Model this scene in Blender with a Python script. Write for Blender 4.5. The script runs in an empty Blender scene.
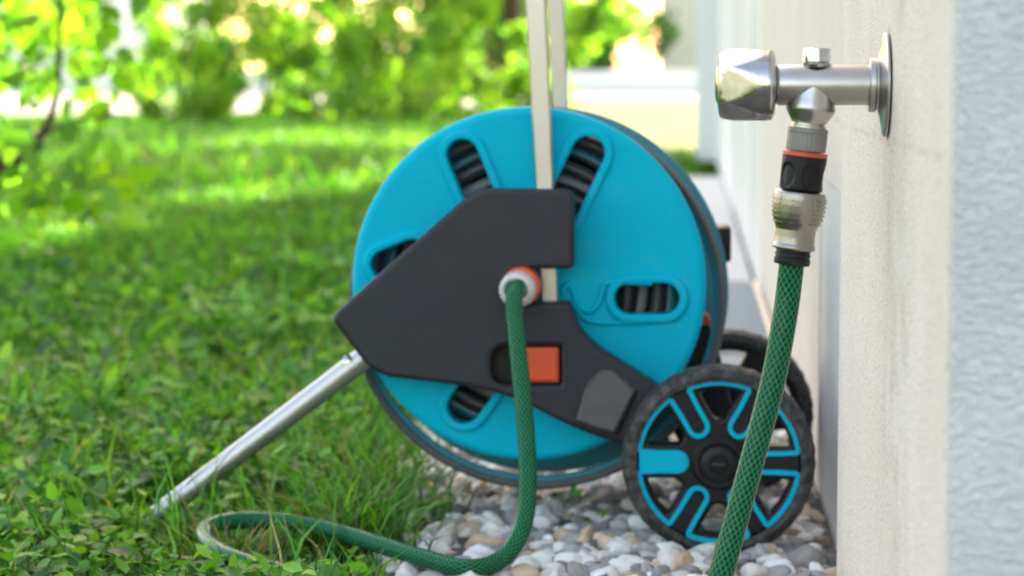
import bpy, bmesh, math, random
import numpy as np
from mathutils import Vector, Matrix, Euler, noise as mnoise

random.seed(7)
RNG = np.random.default_rng(11)
PI = math.pi
R = math.radians
scene = bpy.context.scene
COL = scene.collection

# ------------------------------------------------------------------ camera
CAM_H = 0.407
YAW, PITCH = R(4.21), R(4.99)
cam_data = bpy.data.cameras.new('camera')
cam_data.lens = 85.0
cam_data.sensor_width = 36.0
cam_data.clip_start = 0.05
cam_data.clip_end = 3000
cam_data.dof.use_dof = True
cam_data.dof.focus_distance = 1.58
cam_data.dof.aperture_fstop = 9.2
cam = bpy.data.objects.new('camera', cam_data)
cam.location = (0, 0, CAM_H)
cam.rotation_euler = Euler((PI / 2 - PITCH, 0, YAW), 'XYZ')
COL.objects.link(cam)
scene.camera = cam
CAM_M = cam.rotation_euler.to_matrix()
FPX = 1024 * 85.0 / 36.0

# ------------------------------------------------------------------ light
SUN_EL, SUN_AZ = R(34), R(14)          # azimuth from +Y towards +X: ahead, behind the house
world = bpy.data.worlds.new('World')
scene.world = world
world.use_nodes = True
wn = world.node_tree.nodes
sky = wn.new('ShaderNodeTexSky')
sky.sky_type = 'NISHITA'
sky.sun_disc = False
sky.sun_elevation = SUN_EL
sky.sun_rotation = SUN_AZ
sky.air_density = 1.0
sky.dust_density = 2.5
sky.ozone_density = 1.0
bg = wn['Background']
bg.inputs['Strength'].default_value = 0.12
warm = wn.new('ShaderNodeVectorMath')      # hazy, warm-white sky rather than deep blue
warm.operation = 'MULTIPLY'
warm.inputs[1].default_value = (1.24, 1.01, 0.80)
world.node_tree.links.new(sky.outputs['Color'], warm.inputs[0])
world.node_tree.links.new(warm.outputs[0], bg.inputs['Color'])

sun_data = bpy.data.lights.new('sun', 'SUN')
sun_data.energy = 4.2
sun_data.angle = R(0.5)
sun_data.color = (1.0, 0.90, 0.70)
sun = bpy.data.objects.new('sun', sun_data)
sdir = Vector((math.sin(SUN_AZ) * math.cos(SUN_EL), math.cos(SUN_AZ) * math.cos(SUN_EL), math.sin(SUN_EL)))
sun.rotation_euler = sdir.to_track_quat('Z', 'Y').to_euler()
sun.location = (5, 5, 12)
COL.objects.link(sun)

scene.view_settings.view_transform = 'Standard'
scene.view_settings.look = 'None'
scene.view_settings.gamma = 1.0
scene.view_settings.use_curve_mapping = False
scene.view_settings.exposure = 2.75
scene.cycles.max_bounces = 8
scene.cycles.diffuse_bounces = 4
scene.cycles.glossy_bounces = 4
scene.cycles.transmission_bounces = 4
scene.cycles.use_denoising = True
scene.cycles.sample_clamp_indirect = 8


def P(px, py, d):
    """point of the plane y = d seen at this pixel of the photograph"""
    v = CAM_M @ Vector(((px - 512) / FPX, -(py - 288) / FPX, -1))
    k = d / v.y
    return Vector((v.x * k, d, CAM_H + v.z * k))


def G(px, py, z=0.0):
    v = CAM_M @ Vector(((px - 512) / FPX, -(py - 288) / FPX, -1))
    k = (z - CAM_H) / v.z
    return Vector((v.x * k, v.y * k, z))


# ------------------------------------------------------------------ materials
def new_mat(name):
    m = bpy.data.materials.new(name)
    m.use_nodes = True
    nt = m.node_tree
    return m, nt, nt.nodes['Principled BSDF']


def mat(name, col, rough=0.5, metal=0.0, var=0.12, vscale=40.0, bump=0.0, bscale=400.0, rvar=0.1, coat=0.0, spec=0.5, dust=0.0):
    """principled with soft colour, roughness and bump variation from noise in object space"""
    m, nt, b = new_mat(name)
    N, L = nt.nodes, nt.links
    tc = N.new('ShaderNodeTexCoord')
    n1 = N.new('ShaderNodeTexNoise')
    n1.inputs['Scale'].default_value = vscale
    n1.inputs['Detail'].default_value = 6
    L.new(tc.outputs['Object'], n1.inputs['Vector'])
    mr = N.new('ShaderNodeMapRange')
    mr.inputs['To Min'].default_value = 1 - var
    mr.inputs['To Max'].default_value = 1 + var
    L.new(n1.outputs['Fac'], mr.inputs['Value'])
    mx = N.new('ShaderNodeVectorMath')
    mx.operation = 'SCALE'
    mx.inputs[0].default_value = col[:3]
    L.new(mr.outputs['Result'], mx.inputs['Scale'])
    if dust:
        nd = N.new('ShaderNodeTexNoise')
        nd.inputs['Scale'].default_value = 38
        nd.inputs['Detail'].default_value = 12
        nd.inputs['Roughness'].default_value = 0.75
        L.new(tc.outputs['Object'], nd.inputs['Vector'])
        md = N.new('ShaderNodeMapRange')
        md.interpolation_type = 'SMOOTHSTEP'
        md.inputs['From Min'].default_value = 0.5
        md.inputs['From Max'].default_value = 0.78
        md.inputs['To Max'].default_value = dust
        L.new(nd.outputs['Fac'], md.inputs['Value'])
        mm = N.new('ShaderNodeMix')
        mm.data_type = 'RGBA'
        mm.inputs[7].default_value = (0.34, 0.31, 0.27, 1)
        L.new(md.outputs['Result'], mm.inputs[0])
        L.new(mx.outputs['Vector'], mm.inputs[6])
        L.new(mm.outputs[2], b.inputs['Base Color'])
    else:
        L.new(mx.outputs['Vector'], b.inputs['Base Color'])
    rr = N.new('ShaderNodeMapRange')
    rr.inputs['To Min'].default_value = max(0.02, rough - rvar)
    rr.inputs['To Max'].default_value = min(1, rough + rvar)
    L.new(n1.outputs['Fac'], rr.inputs['Value'])
    L.new(rr.outputs['Result'], b.inputs['Roughness'])
    b.inputs['Metallic'].default_value = metal
    b.inputs['Specular IOR Level'].default_value = spec
    b.inputs['Coat Weight'].default_value = coat
    if bump:
        n2 = N.new('ShaderNodeTexNoise')
        n2.inputs['Scale'].default_value = bscale
        n2.inputs['Detail'].default_value = 4
        L.new(tc.outputs['Object'], n2.inputs['Vector'])
        bp = N.new('ShaderNodeBump')
        bp.inputs['Strength'].default_value = bump
        bp.inputs['Distance'].default_value = 0.002
        L.new(n2.outputs['Fac'], bp.inputs['Height'])
        L.new(bp.outputs['Normal'], b.inputs['Normal'])
    return m


M = {}
M['teal'] = mat('teal_plastic', (0.0, 0.42, 0.60), 0.5, var=0.05, vscale=9, bump=0.05, bscale=900, spec=0.08, dust=0.10)
M['teal_dark'] = mat('teal_hose_layer', (0.03, 0.20, 0.26), 0.35, var=0.1)
M['anthracite'] = mat('anthracite_plastic', (0.022, 0.0235, 0.030), 0.5, var=0.14, vscale=14, bump=0.12, bscale=1500, spec=0.32, dust=0.05)
M['worn'] = mat('sheen_grey_plastic', (0.027, 0.027, 0.031), 0.36, var=0.25, vscale=40, bump=0.05, bscale=900)  # a little lighter than the bracket: sky sheen put into the colour
M['black'] = mat('black_plastic', (0.008, 0.008, 0.009), 0.45, var=0.2, vscale=30, bump=0.08, bscale=900, spec=0.28, dust=0.09)
M['dark_hose'] = mat('dark_hose_layer', (0.045, 0.05, 0.055), 0.35, var=0.2)
M['grey_rim'] = mat('grey_rim_plastic', (0.22, 0.24, 0.25), 0.45, var=0.15)
M['orange'] = mat('orange_plastic', (0.62, 0.07, 0.016), 0.42, var=0.08, vscale=30, bump=0.05, bscale=900)
M['white_plastic'] = mat('white_plastic', (0.62, 0.6, 0.58), 0.4, var=0.08)
M['alu'] = mat('brushed_aluminium', (0.52, 0.485, 0.44), 0.34, metal=0.9, var=0.12, vscale=60, bump=0.05, bscale=600)
M['steel'] = mat('galvanised_tube', (0.50, 0.49, 0.48), 0.42, metal=0.9, var=0.15, vscale=50)
M['chrome'] = mat('worn_chrome', (0.50, 0.49, 0.48), 0.17, metal=1.0, var=0.16, vscale=160, rvar=0.10)
M['satin'] = mat('satin_steel', (0.50, 0.475, 0.455), 0.33, metal=1.0, var=0.12, vscale=110, rvar=0.08, bump=0.05, bscale=1500)
M['nickel'] = mat('satin_nickel', (0.33, 0.305, 0.27), 0.32, metal=1.0, var=0.14, vscale=120, bump=0.05, bscale=1200)
M['grey_nut'] = mat('grey_ribbed_plastic', (0.21, 0.195, 0.18), 0.45, var=0.12, vscale=100)
M['rubber'] = mat('dark_rubber', (0.012, 0.012, 0.012), 0.6)
M['brass'] = mat('brass_shine', (0.55, 0.45, 0.25), 0.18, metal=1.0)
M['concrete'] = mat('pale_concrete', (0.62, 0.61, 0.60), 0.9, var=0.15, vscale=12, bump=0.2, bscale=120)
M['grate'] = mat('galvanised_grate', (0.34, 0.40, 0.46), 0.45, metal=0.4)
M['white_wall'] = mat('white_render_far', (0.76, 0.75, 0.72), 0.9, var=0.05, vscale=2)
M['cream_wall'] = mat('cream_render_far', (0.74, 0.68, 0.55), 0.9, var=0.06, vscale=2)
M['roof'] = mat('roof_tiles', (0.22, 0.09, 0.06), 0.8, var=0.25, vscale=3)
M['window'] = mat('window_glass', (0.03, 0.035, 0.04), 0.08)
M['driveway'] = mat('pale_drive', (0.30, 0.29, 0.27), 0.95, var=0.12, vscale=1.2, bump=0.2, bscale=60, spec=0.0)
M['straw'] = mat('dry_sunny_lawn', (0.20, 0.21, 0.12), 0.95, var=0.3, vscale=0.8, bump=0.3, bscale=40, spec=0.0)
M['bark'] = mat('dark_bark', (0.05, 0.035, 0.025), 0.9, var=0.4, vscale=30, bump=0.6, bscale=60)
M['blue_shade_and_panel'] = mat('pale_blue_shade_and_panel', (0.64, 0.645, 0.65), 0.6, var=0.08, vscale=8, bump=0.2, bscale=200)  # bluish shade put into the colour of the wall strip; door panel shares it
M['white_paint'] = mat('white_frame_paint', (0.80, 0.79, 0.77), 0.5, var=0.04, vscale=6)
M['soil'] = mat('gravel_bed_soil', (0.10, 0.09, 0.08), 0.95, var=0.5, vscale=60, bump=0.5, bscale=200)


def tyre_mat():
    m, nt, b = new_mat('scuffed_tyre_plastic')
    N, L = nt.nodes, nt.links
    tc = N.new('ShaderNodeTexCoord')
    n = N.new('ShaderNodeTexNoise')
    n.inputs['Scale'].default_value = 140
    n.inputs['Detail'].default_value = 8
    n.inputs['Roughness'].default_value = 0.7
    L.new(tc.outputs['Object'], n.inputs['Vector'])
    r = N.new('ShaderNodeValToRGB')
    r.color_ramp.elements[0].position = 0.42
    r.color_ramp.elements[0].color = (0.012, 0.012, 0.0125, 1)
    r.color_ramp.elements[1].position = 0.72
    r.color_ramp.elements[1].color = (0.10, 0.096, 0.092, 1)
    L.new(n.outputs['Fac'], r.inputs['Fac'])
    L.new(r.outputs['Color'], b.inputs['Base Color'])
    b.inputs['Roughness'].default_value = 0.65
    bp = N.new('ShaderNodeBump')
    bp.inputs['Strength'].default_value = 0.5
    bp.inputs['Distance'].default_value = 0.002
    L.new(n.outputs['Fac'], bp.inputs['Height'])
    L.new(bp.outputs['Normal'], b.inputs['Normal'])
    return m


M['tyre'] = tyre_mat()


def hose_mat():
    """dark green hose, two crossing sets of pale yarns from the tube's own UV"""
    m, nt, b = new_mat('green_braided_hose')
    N, L = nt.nodes, nt.links
    uv = N.new('ShaderNodeUVMap')
    uv.uv_map = 'UVMap'
    sep = N.new('ShaderNodeSeparateXYZ')
    L.new(uv.outputs['UV'], sep.inputs['Vector'])

    def math_(op, a, c):
        nd = N.new('ShaderNodeMath')
        nd.operation = op
        for i, v in enumerate((a, c)):
            if isinstance(v, (int, float)):
                nd.inputs[i].default_value = v
            elif v is not None:
                L.new(v, nd.inputs[i])
        return nd.outputs[0]
    ua = math_('MULTIPLY', sep.outputs['X'], 13.0)
    va = math_('MULTIPLY', sep.outputs['Y'], 185.0)
    lines = []
    for sgn in ('ADD', 'SUBTRACT'):
        s = math_(sgn, ua, va)
        f = math_('FRACT', s, None)
        d = math_('ABSOLUTE', math_('SUBTRACT', f, 0.5), None)
        mr = N.new('ShaderNodeMapRange')
        mr.inputs['From Min'].default_value = 0.04
        mr.inputs['From Max'].default_value = 0.12
        mr.inputs['To Min'].default_value = 1
        mr.inputs['To Max'].default_value = 0
        L.new(d, mr.inputs['Value'])
        lines.append(mr.outputs['Result'])
    mx = math_('MAXIMUM', lines[0], lines[1])
    noi = N.new('ShaderNodeTexNoise')
    noi.inputs['Scale'].default_value = 260
    L.new(N.new('ShaderNodeTexCoord').outputs['Object'], noi.inputs['Vector'])
    fac = math_('MULTIPLY', mx, math_('ADD', math_('MULTIPLY', noi.outputs['Fac'], 0.6), 0.22))
    mixc = N.new('ShaderNodeMix')
    mixc.data_type = 'RGBA'
    mixc.inputs[6].default_value = (0.0, 0.058, 0.043, 1)
    mixc.inputs[7].default_value = (0.11, 0.42, 0.10, 1)
    L.new(fac, mixc.inputs[0])
    L.new(mixc.outputs[2], b.inputs['Base Color'])
    b.inputs['Roughness'].default_value = 0.17
    b.inputs['Coat Weight'].default_value = 0.0
    b.inputs['Coat Roughness'].default_value = 0.15
    b.inputs['Specular IOR Level'].default_value = 0.1
    bp = N.new('ShaderNodeBump')
    bp.inputs['Strength'].default_value = 0.12
    bp.inputs['Distance'].default_value = 0.0008
    L.new(mx, bp.inputs['Height'])
    L.new(bp.outputs['Normal'], b.inputs['Normal'])
    return m


M['hose'] = hose_mat()


def leaf_mat(name, rough=0.45, trans=0.45, tint=(1.25, 1.3, 0.55)):
    """two-sided foliage: per-leaf colour attribute, diffuse + translucent + a little gloss"""
    m = bpy.data.materials.new(name)
    m.use_nodes = True
    nt = m.node_tree
    N, L = nt.nodes, nt.links
    N.remove(N['Principled BSDF'])
    out = N['Material Output']
    at = N.new('ShaderNodeAttribute')
    at.attribute_name = 'Col'
    df = N.new('ShaderNodeBsdfDiffuse')
    tr = N.new('ShaderNodeBsdfTranslucent')
    gl = N.new('ShaderNodeBsdfGlossy')
    gl.inputs['Roughness'].default_value = rough
    gl.inputs['Color'].default_value = (1, 1, 1, 1)
    sc = N.new('ShaderNodeVectorMath')
    sc.operation = 'MULTIPLY'
    sc.inputs[1].default_value = tint
    L.new(at.outputs['Color'], df.inputs['Color'])
    L.new(at.outputs['Color'], sc.inputs[0])
    L.new(sc.outputs[0], tr.inputs['Color'])
    m1 = N.new('ShaderNodeMixShader')
    m1.inputs[0].default_value = trans
    L.new(df.outputs[0], m1.inputs[1])
    L.new(tr.outputs[0], m1.inputs[2])
    m2 = N.new('ShaderNodeMixShader')
    m2.inputs[0].default_value = 0.035
    L.new(m1.outputs[0], m2.inputs[1])
    L.new(gl.outputs[0], m2.inputs[2])
    L.new(m2.outputs[0], out.inputs['Surface'])
    return m


M['grass'] = leaf_mat('grass_blades', 0.4, 0.4)
M['leaf'] = leaf_mat('tree_leaves', 0.35, 0.65, (1.35, 1.45, 0.5))


def attr_mat(name, rough, bump, bscale, var=0.25, vscale=160):
    m, nt, b = new_mat(name)
    N, L = nt.nodes, nt.links
    at = N.new('ShaderNodeAttribute')
    at.attribute_name = 'Col'
    tc = N.new('ShaderNodeTexCoord')
    n1 = N.new('ShaderNodeTexNoise')
    n1.inputs['Scale'].default_value = vscale
    n1.inputs['Detail'].default_value = 6
    L.new(tc.outputs['Object'], n1.inputs['Vector'])
    mr = N.new('ShaderNodeMapRange')
    mr.inputs['To Min'].default_value = 1 - var
    mr.inputs['To Max'].default_value = 1 + var
    L.new(n1.outputs['Fac'], mr.inputs['Value'])
    mx = N.new('ShaderNodeVectorMath')
    mx.operation = 'SCALE'
    L.new(at.outputs['Color'], mx.inputs[0])
    L.new(mr.outputs['Result'], mx.inputs['Scale'])
    L.new(mx.outputs['Vector'], b.inputs['Base Color'])
    b.inputs['Roughness'].default_value = rough
    n2 = N.new('ShaderNodeTexNoise')
    n2.inputs['Scale'].default_value = bscale
    L.new(tc.outputs['Object'], n2.inputs['Vector'])
    bp = N.new('ShaderNodeBump')
    bp.inputs['Strength'].default_value = bump
    bp.inputs['Distance'].default_value = 0.003
    L.new(n2.outputs['Fac'], bp.inputs['Height'])
    L.new(bp.outputs['Normal'], b.inputs['Normal'])
    return m


M['pebble'] = attr_mat('pebbles', 0.75, 0.25, 260)


def ground_mat():
    m, nt, b = new_mat('lawn_ground')
    N, L = nt.nodes, nt.links
    tc = N.new('ShaderNodeTexCoord')
    n1 = N.new('ShaderNodeTexNoise')
    n1.inputs['Scale'].default_value = 1.1
    n1.inputs['Detail'].default_value = 8
    n1.inputs['Roughness'].default_value = 0.7
    L.new(tc.outputs['Object'], n1.inputs['Vector'])
    r = N.new('ShaderNodeValToRGB')
    e = r.color_ramp.elements
    e[0].position, e[0].color = 0.3, (0.014, 0.030, 0.005, 1)
    e[1].position, e[1].color = 0.75, (0.06, 0.12, 0.014, 1)
    L.new(n1.outputs['Fac'], r.inputs['Fac'])
    L.new(r.outputs['Color'], b.inputs['Base Color'])
    b.inputs['Roughness'].default_value = 0.95
    b.inputs['Specular IOR Level'].default_value = 0.0
    n2 = N.new('ShaderNodeTexNoise')
    n2.inputs['Scale'].default_value = 45
    L.new(tc.outputs['Object'], n2.inputs['Vector'])
    bp = N.new('ShaderNodeBump')
    bp.inputs['Strength'].default_value = 0.8
    bp.inputs['Distance'].default_value = 0.02
    L.new(n2.outputs['Fac'], bp.inputs['Height'])
    L.new(bp.outputs['Normal'], b.inputs['Normal'])
    return m


M['ground'] = ground_mat()


def plaster_mat():
    """cream float-finish render: fine grain, grey streak below the tap, ochre line at the render joint"""
    m, nt, b = new_mat('cream_plaster')
    N, L = nt.nodes, nt.links
    tc = N.new('ShaderNodeTexCoord')
    sep = N.new('ShaderNodeSeparateXYZ')
    L.new(tc.outputs['Object'], sep.inputs['Vector'])
    Y, Z = sep.outputs['Y'], sep.outputs['Z']

    def mt(op, a, c=None, clamp=False):
        nd = N.new('ShaderNodeMath')
        nd.operation = op
        nd.use_clamp = clamp
        for i, v in enumerate((a, c)):
            if isinstance(v, (int, float)):
                nd.inputs[i].default_value = v
            elif v is not None:
                L.new(v, nd.inputs[i])
        return nd.outputs[0]

    def noise_(scale, detail=5, rough=0.6, vec=None):
        n = N.new('ShaderNodeTexNoise')
        n.inputs['Scale'].default_value = scale
        n.inputs['Detail'].default_value = detail
        n.inputs['Roughness'].default_value = rough
        L.new(vec or tc.outputs['Object'], n.inputs['Vector'])
        return n.outputs['Fac']

    def band(v, a, c):
        mr = N.new('ShaderNodeMapRange')
        mr.interpolation_type = 'SMOOTHSTEP'
        mr.inputs['From Min'].default_value = a
        mr.inputs['From Max'].default_value = c
        L.new(v, mr.inputs['Value'])
        return mr.outputs['Result']

    def mix(f, a, c):
        mx = N.new('ShaderNodeMix')
        mx.data_type = 'RGBA'
        L.new(f, mx.inputs[0])
        for i, v in ((6, a), (7, c)):
            if isinstance(v, tuple):
                mx.inputs[i].default_value = v
            else:
                L.new(v, mx.inputs[i])
        return mx.outputs[2]
    cloud = noise_(7, 6)
    base = mix(band(cloud, 0.3, 0.7), (0.77, 0.68, 0.60, 1), (0.82, 0.74, 0.67, 1))
    # fine dark specks
    sp = noise_(360, 4)
    base = mix(mt('MULTIPLY', band(sp, 0.57, 0.68), 0.75), base, (0.30, 0.26, 0.22, 1))
    # vertical grey streak under the escutcheon
    map_ = N.new('ShaderNodeMapping')
    map_.inputs['Scale'].default_value = (1, 60, 5)
    map_.inputs['Rotation'].default_value = (0.02, 0, 0)
    L.new(tc.outputs['Object'], map_.inputs['Vector'])
    st = noise_(1.0, 4, 0.6, map_.outputs['Vector'])
    dist = mt('ABSOLUTE', mt('SUBTRACT', Y, 1.405))
    core = mt('SUBTRACT', 1.0, band(dist, 0.0, 0.05))
    low = mt('MULTIPLY', band(Z, 0.06, 0.33), mt('SUBTRACT', 1.0, band(Z, 0.375, 0.385)))
    f = mt('MULTIPLY', mt('MULTIPLY', core, low), band(st, 0.35, 0.75))
    f = mt('MULTIPLY', f, band(noise_(260, 3), 0.35, 0.6))
    base = mix(mt('MULTIPLY', f, 0.5), base, (0.25, 0.25, 0.24, 1))
    dist2 = mt('ABSOLUTE', mt('SUBTRACT', Y, 1.33))
    f2 = mt('MULTIPLY', mt('SUBTRACT', 1.0, band(dist2, 0.0, 0.22)), mt('MULTIPLY', band(noise_(22, 6), 0.45, 0.75), band(Z, 0.0, 0.2)))
    base = mix(mt('MULTIPLY', f2, 0.35), base, (0.45, 0.38, 0.26, 1))
    # ochre stain at the joint line
    wob = mt('ADD', mt('MULTIPLY', noise_(30, 3), 0.008), 0.3665)
    ld = mt('ABSOLUTE', mt('SUBTRACT', Z, wob))
    ln = mt('MULTIPLY', mt('SUBTRACT', 1.0, band(ld, 0.0005, 0.0035)), band(noise_(18, 3), 0.3, 0.65))
    base = mix(mt('MULTIPLY', ln, 0.3), base, (0.40, 0.30, 0.18, 1))
    # dirty ring where the tap's plate meets the render
    zy = mt('SUBTRACT', Y, 1.42)
    zz = mt('SUBTRACT', Z, 0.4025)
    rad2 = mt('SQRT', mt('ADD', mt('MULTIPLY', zy, zy), mt('MULTIPLY', zz, zz)))
    rg_ = mt('MULTIPLY', mt('SUBTRACT', 1.0, band(rad2, 0.030, 0.037)), band(noise_(240, 4), 0.38, 0.62))
    base = mix(mt('MULTIPLY', rg_, 0.5), base, (0.26, 0.19, 0.13, 1))
    # soil splashed up the foot of the wall
    spl = mt('MULTIPLY', mt('SUBTRACT', 1.0, band(Z, 0.0, 0.10)), band(noise_(90, 6), 0.42, 0.68))
    base = mix(mt('MULTIPLY', spl, 0.45), base, (0.22, 0.18, 0.13, 1))
    L.new(base, b.inputs['Base Color'])
    b.inputs['Roughness'].default_value = 0.92
    b.inputs['Specular IOR Level'].default_value = 0.25
    bp = N.new('ShaderNodeBump')
    bp.inputs['Strength'].default_value = 0.55
    bp.inputs['Distance'].default_value = 0.004
    L.new(noise_(380, 4), bp.inputs['Height'])
    bp2 = N.new('ShaderNodeBump')
    bp2.inputs['Strength'].default_value = 0.2
    bp2.inputs['Distance'].default_value = 0.004
    L.new(noise_(60, 3), bp2.inputs['Height'])
    L.new(bp.outputs['Normal'], bp2.inputs['Normal'])
    L.new(bp2.outputs['Normal'], b.inputs['Normal'])
    return m


M['plaster'] = plaster_mat()


def stucco_mat():
    m, nt, b = new_mat('shade_grey_rough_stucco')  # greyer than the side wall: the end face's shade put into colour
    N, L = nt.nodes, nt.links
    tc = N.new('ShaderNodeTexCoord')
    n0 = N.new('ShaderNodeTexNoise')
    n0.inputs['Scale'].default_value = 14
    n0.inputs['Detail'].default_value = 5
    L.new(tc.outputs['Object'], n0.inputs['Vector'])
    r = N.new('ShaderNodeValToRGB')
    e = r.color_ramp.elements
    e[0].position, e[0].color = 0.3, (0.60, 0.58, 0.565, 1)
    e[1].position, e[1].color = 0.7, (0.68, 0.66, 0.645, 1)
    L.new(n0.outputs['Fac'], r.inputs['Fac'])
    L.new(r.outputs['Color'], b.inputs['Base Color'])
    b.inputs['Roughness'].default_value = 0.95
    b.inputs['Specular IOR Level'].default_value = 0.2
    mp = N.new('ShaderNodeMapping')
    mp.inputs['Rotation'].default_value = (0, R(25), 0)
    mp.inputs['Scale'].default_value = (1, 1, 1.7)
    L.new(tc.outputs['Object'], mp.inputs['Vector'])
    n1 = N.new('ShaderNodeTexNoise')
    n1.inputs['Scale'].default_value = 200
    n1.inputs['Detail'].default_value = 4
    n1.inputs['Distortion'].default_value = 0.8
    L.new(mp.outputs['Vector'], n1.inputs['Vector'])
    bp = N.new('ShaderNodeBump')
    bp.inputs['Strength'].default_value = 0.75
    bp.inputs['Distance'].default_value = 0.005
    L.new(n1.outputs['Fac'], bp.inputs['Height'])
    L.new(bp.outputs['Normal'], b.inputs['Normal'])
    return m


M['stucco'] = stucco_mat()


# ------------------------------------------------------------------ object helpers
def tag(o, label=None, cat=None, group=None, kind=None):
    if label: o['label'] = label
    if cat: o['category'] = cat
    if group: o['group'] = group
    if kind: o['kind'] = kind
    return o


def thing(name, label, cat, loc=(0, 0, 0), group=None):
    o = bpy.data.objects.new(name, None)
    o.empty_display_size = 0.05
    o.location = loc
    COL.objects.link(o)
    return tag(o, label, cat, group)


def link(name, me, material, parent=None, smooth=True, angle=40):
    """one mesh object; its vertices are in world coordinates whatever its parent"""
    if smooth:
        me.polygons.foreach_set('use_smooth', [True] * len(me.polygons))
        if angle < 180:
            me.set_sharp_from_angle(angle=R(angle))
    if material is not None and len(me.materials) == 0:
        for mm in (material if isinstance(material, (list, tuple)) else [material]):
            me.materials.append(mm)
    o = bpy.data.objects.new(name, me)
    COL.objects.link(o)
    if parent is not None:
        o.parent = parent
        if parent.type == 'EMPTY':
            o.location = -Vector(parent.location)
    return o


def from_bm(name, bm, material, parent=None, smooth=True, angle=40):
    bmesh.ops.recalc_face_normals(bm, faces=bm.faces)
    me = bpy.data.meshes.new(name)
    bm.to_mesh(me)
    bm.free()
    return link(name, me, material, parent, smooth, angle)


def np_mesh(name, v, tris, cols=None):
    me = bpy.data.meshes.new(name)
    v = np.asarray(v, np.float32).reshape(-1, 3)
    tris = np.asarray(tris, np.int32).reshape(-1, 3)
    me.vertices.add(len(v))
    me.vertices.foreach_set('co', v.ravel())
    me.loops.add(tris.size)
    me.loops.foreach_set('vertex_index', tris.ravel())
    me.polygons.add(len(tris))
    me.polygons.foreach_set('loop_start', np.arange(0, tris.size, 3, dtype=np.int32))
    me.polygons.foreach_set('loop_total', np.full(len(tris), 3, np.int32))
    if cols is not None:
        a = me.color_attributes.new('Col', 'FLOAT_COLOR', 'POINT')
        c = np.ones((len(v), 4), np.float32)
        c[:, :3] = cols
        a.data.foreach_set('color', c.ravel())
    me.update(calc_edges=True)
    me.validate()
    return me


def lathe(bm, prof, origin, axis, segs=48, rfun=None, up=None, cap=True):
    """prof: (t along axis, radius); rfun(t, ang, r) may reshape the radius"""
    axis = Vector(axis).normalized()
    u = Vector(up) if up else (Vector((0, 0, 1)) if abs(axis.z) < 0.9 else Vector((0, -1, 0)))
    u = (u - axis * u.dot(axis)).normalized()
    w = axis.cross(u)
    origin = Vector(origin)
    rings = []
    for t, r in prof:
        ring = []
        for i in range(segs):
            a = 2 * PI * i / segs
            rr = rfun(t, a, r) if rfun else r
            ring.append(bm.verts.new(origin + axis * t + (u * math.cos(a) + w * math.sin(a)) * rr))
        rings.append(ring)
    for a, b in zip(rings, rings[1:]):
        for i in range(segs):
            j = (i + 1) % segs
            bm.faces.new((a[i], a[j], b[j], b[i]))
    if cap:
        if prof[0][1] > 1e-6: bm.faces.new(rings[0])
        if prof[-1][1] > 1e-6: bm.faces.new(rings[-1])
    return rings


def box(bm, lo, hi, bev=0.0):
    lo, hi = Vector(lo), Vector(hi)
    r = bmesh.ops.create_cube(bm, size=1.0)
    for v in r['verts']:
        v.co = Vector(((lo[i] + hi[i]) / 2 + v.co[i] * (hi[i] - lo[i]) for i in range(3)))
    if bev:
        es = list({e for v in r['verts'] for e in v.link_edges})
        bmesh.ops.bevel(bm, geom=es, offset=bev, segments=2, affect='EDGES', profile=0.5)


def tube(bm, pts, rad, segs=16, uv=False, cap=True, flat=1.0):
    """round tube along points (already dense); UV: x around, y metres along"""
    pts = [Vector(p) for p in pts]
    rads = rad if isinstance(rad, (list, tuple)) else [rad] * len(pts)
    T = []
    for i in range(len(pts)):
        a = pts[max(0, i - 1)]
        b = pts[min(len(pts) - 1, i + 1)]
        T.append((b - a).normalized())
    n = T[0].orthogonal().normalized()
    rings, s, acc = [], 0.0, []
    for i, p in enumerate(pts):
        if i:
            s += (pts[i] - pts[i - 1]).length
            n = (n - T[i] * n.dot(T[i])).normalized()
        b = T[i].cross(n)
        rings.append([bm.verts.new(p + (n * math.cos(2 * PI * k / segs) + b * math.sin(2 * PI * k / segs) * flat) * rads[i]) for k in range(segs)])
        acc.append(s)
    lay = bm.loops.layers.uv.new('UVMap') if uv else None
    for i in range(len(rings) - 1):
        for k in range(segs):
            j = (k + 1) % segs
            f = bm.faces.new((rings[i][k], rings[i][j], rings[i + 1][j], rings[i + 1][k]))
            if uv:
                cs = ((k / segs, acc[i]), ((k + 1) / segs, acc[i]), ((k + 1) / segs, acc[i + 1]), (k / segs, acc[i + 1]))
                for lp, c in zip(f.loops, cs):
                    lp[lay].uv = c
    if cap:
        bm.faces.new(rings[0])
        bm.faces.new(rings[-1])


def spline(ctrl, step=0.004):
    """centripetal-ish Catmull-Rom through control points, resampled"""
    c = [Vector(p) for p in ctrl]
    c = [c[0] * 2 - c[1]] + c + [c[-1] * 2 - c[-2]]
    out = []
    for i in range(1, len(c) - 2):
        p0, p1, p2, p3 = c[i - 1:i + 3]
        n = max(2, int((p2 - p1).length / step))
        for k in range(n):
            t = k / n
            out.append(0.5 * ((2 * p1) + (p2 - p0) * t + (2 * p0 - 5 * p1 + 4 * p2 - p3) * t * t + (3 * p1 - p0 - 3 * p2 + p3) * t ** 3))
    out.append(c[-2])
    return out


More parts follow.
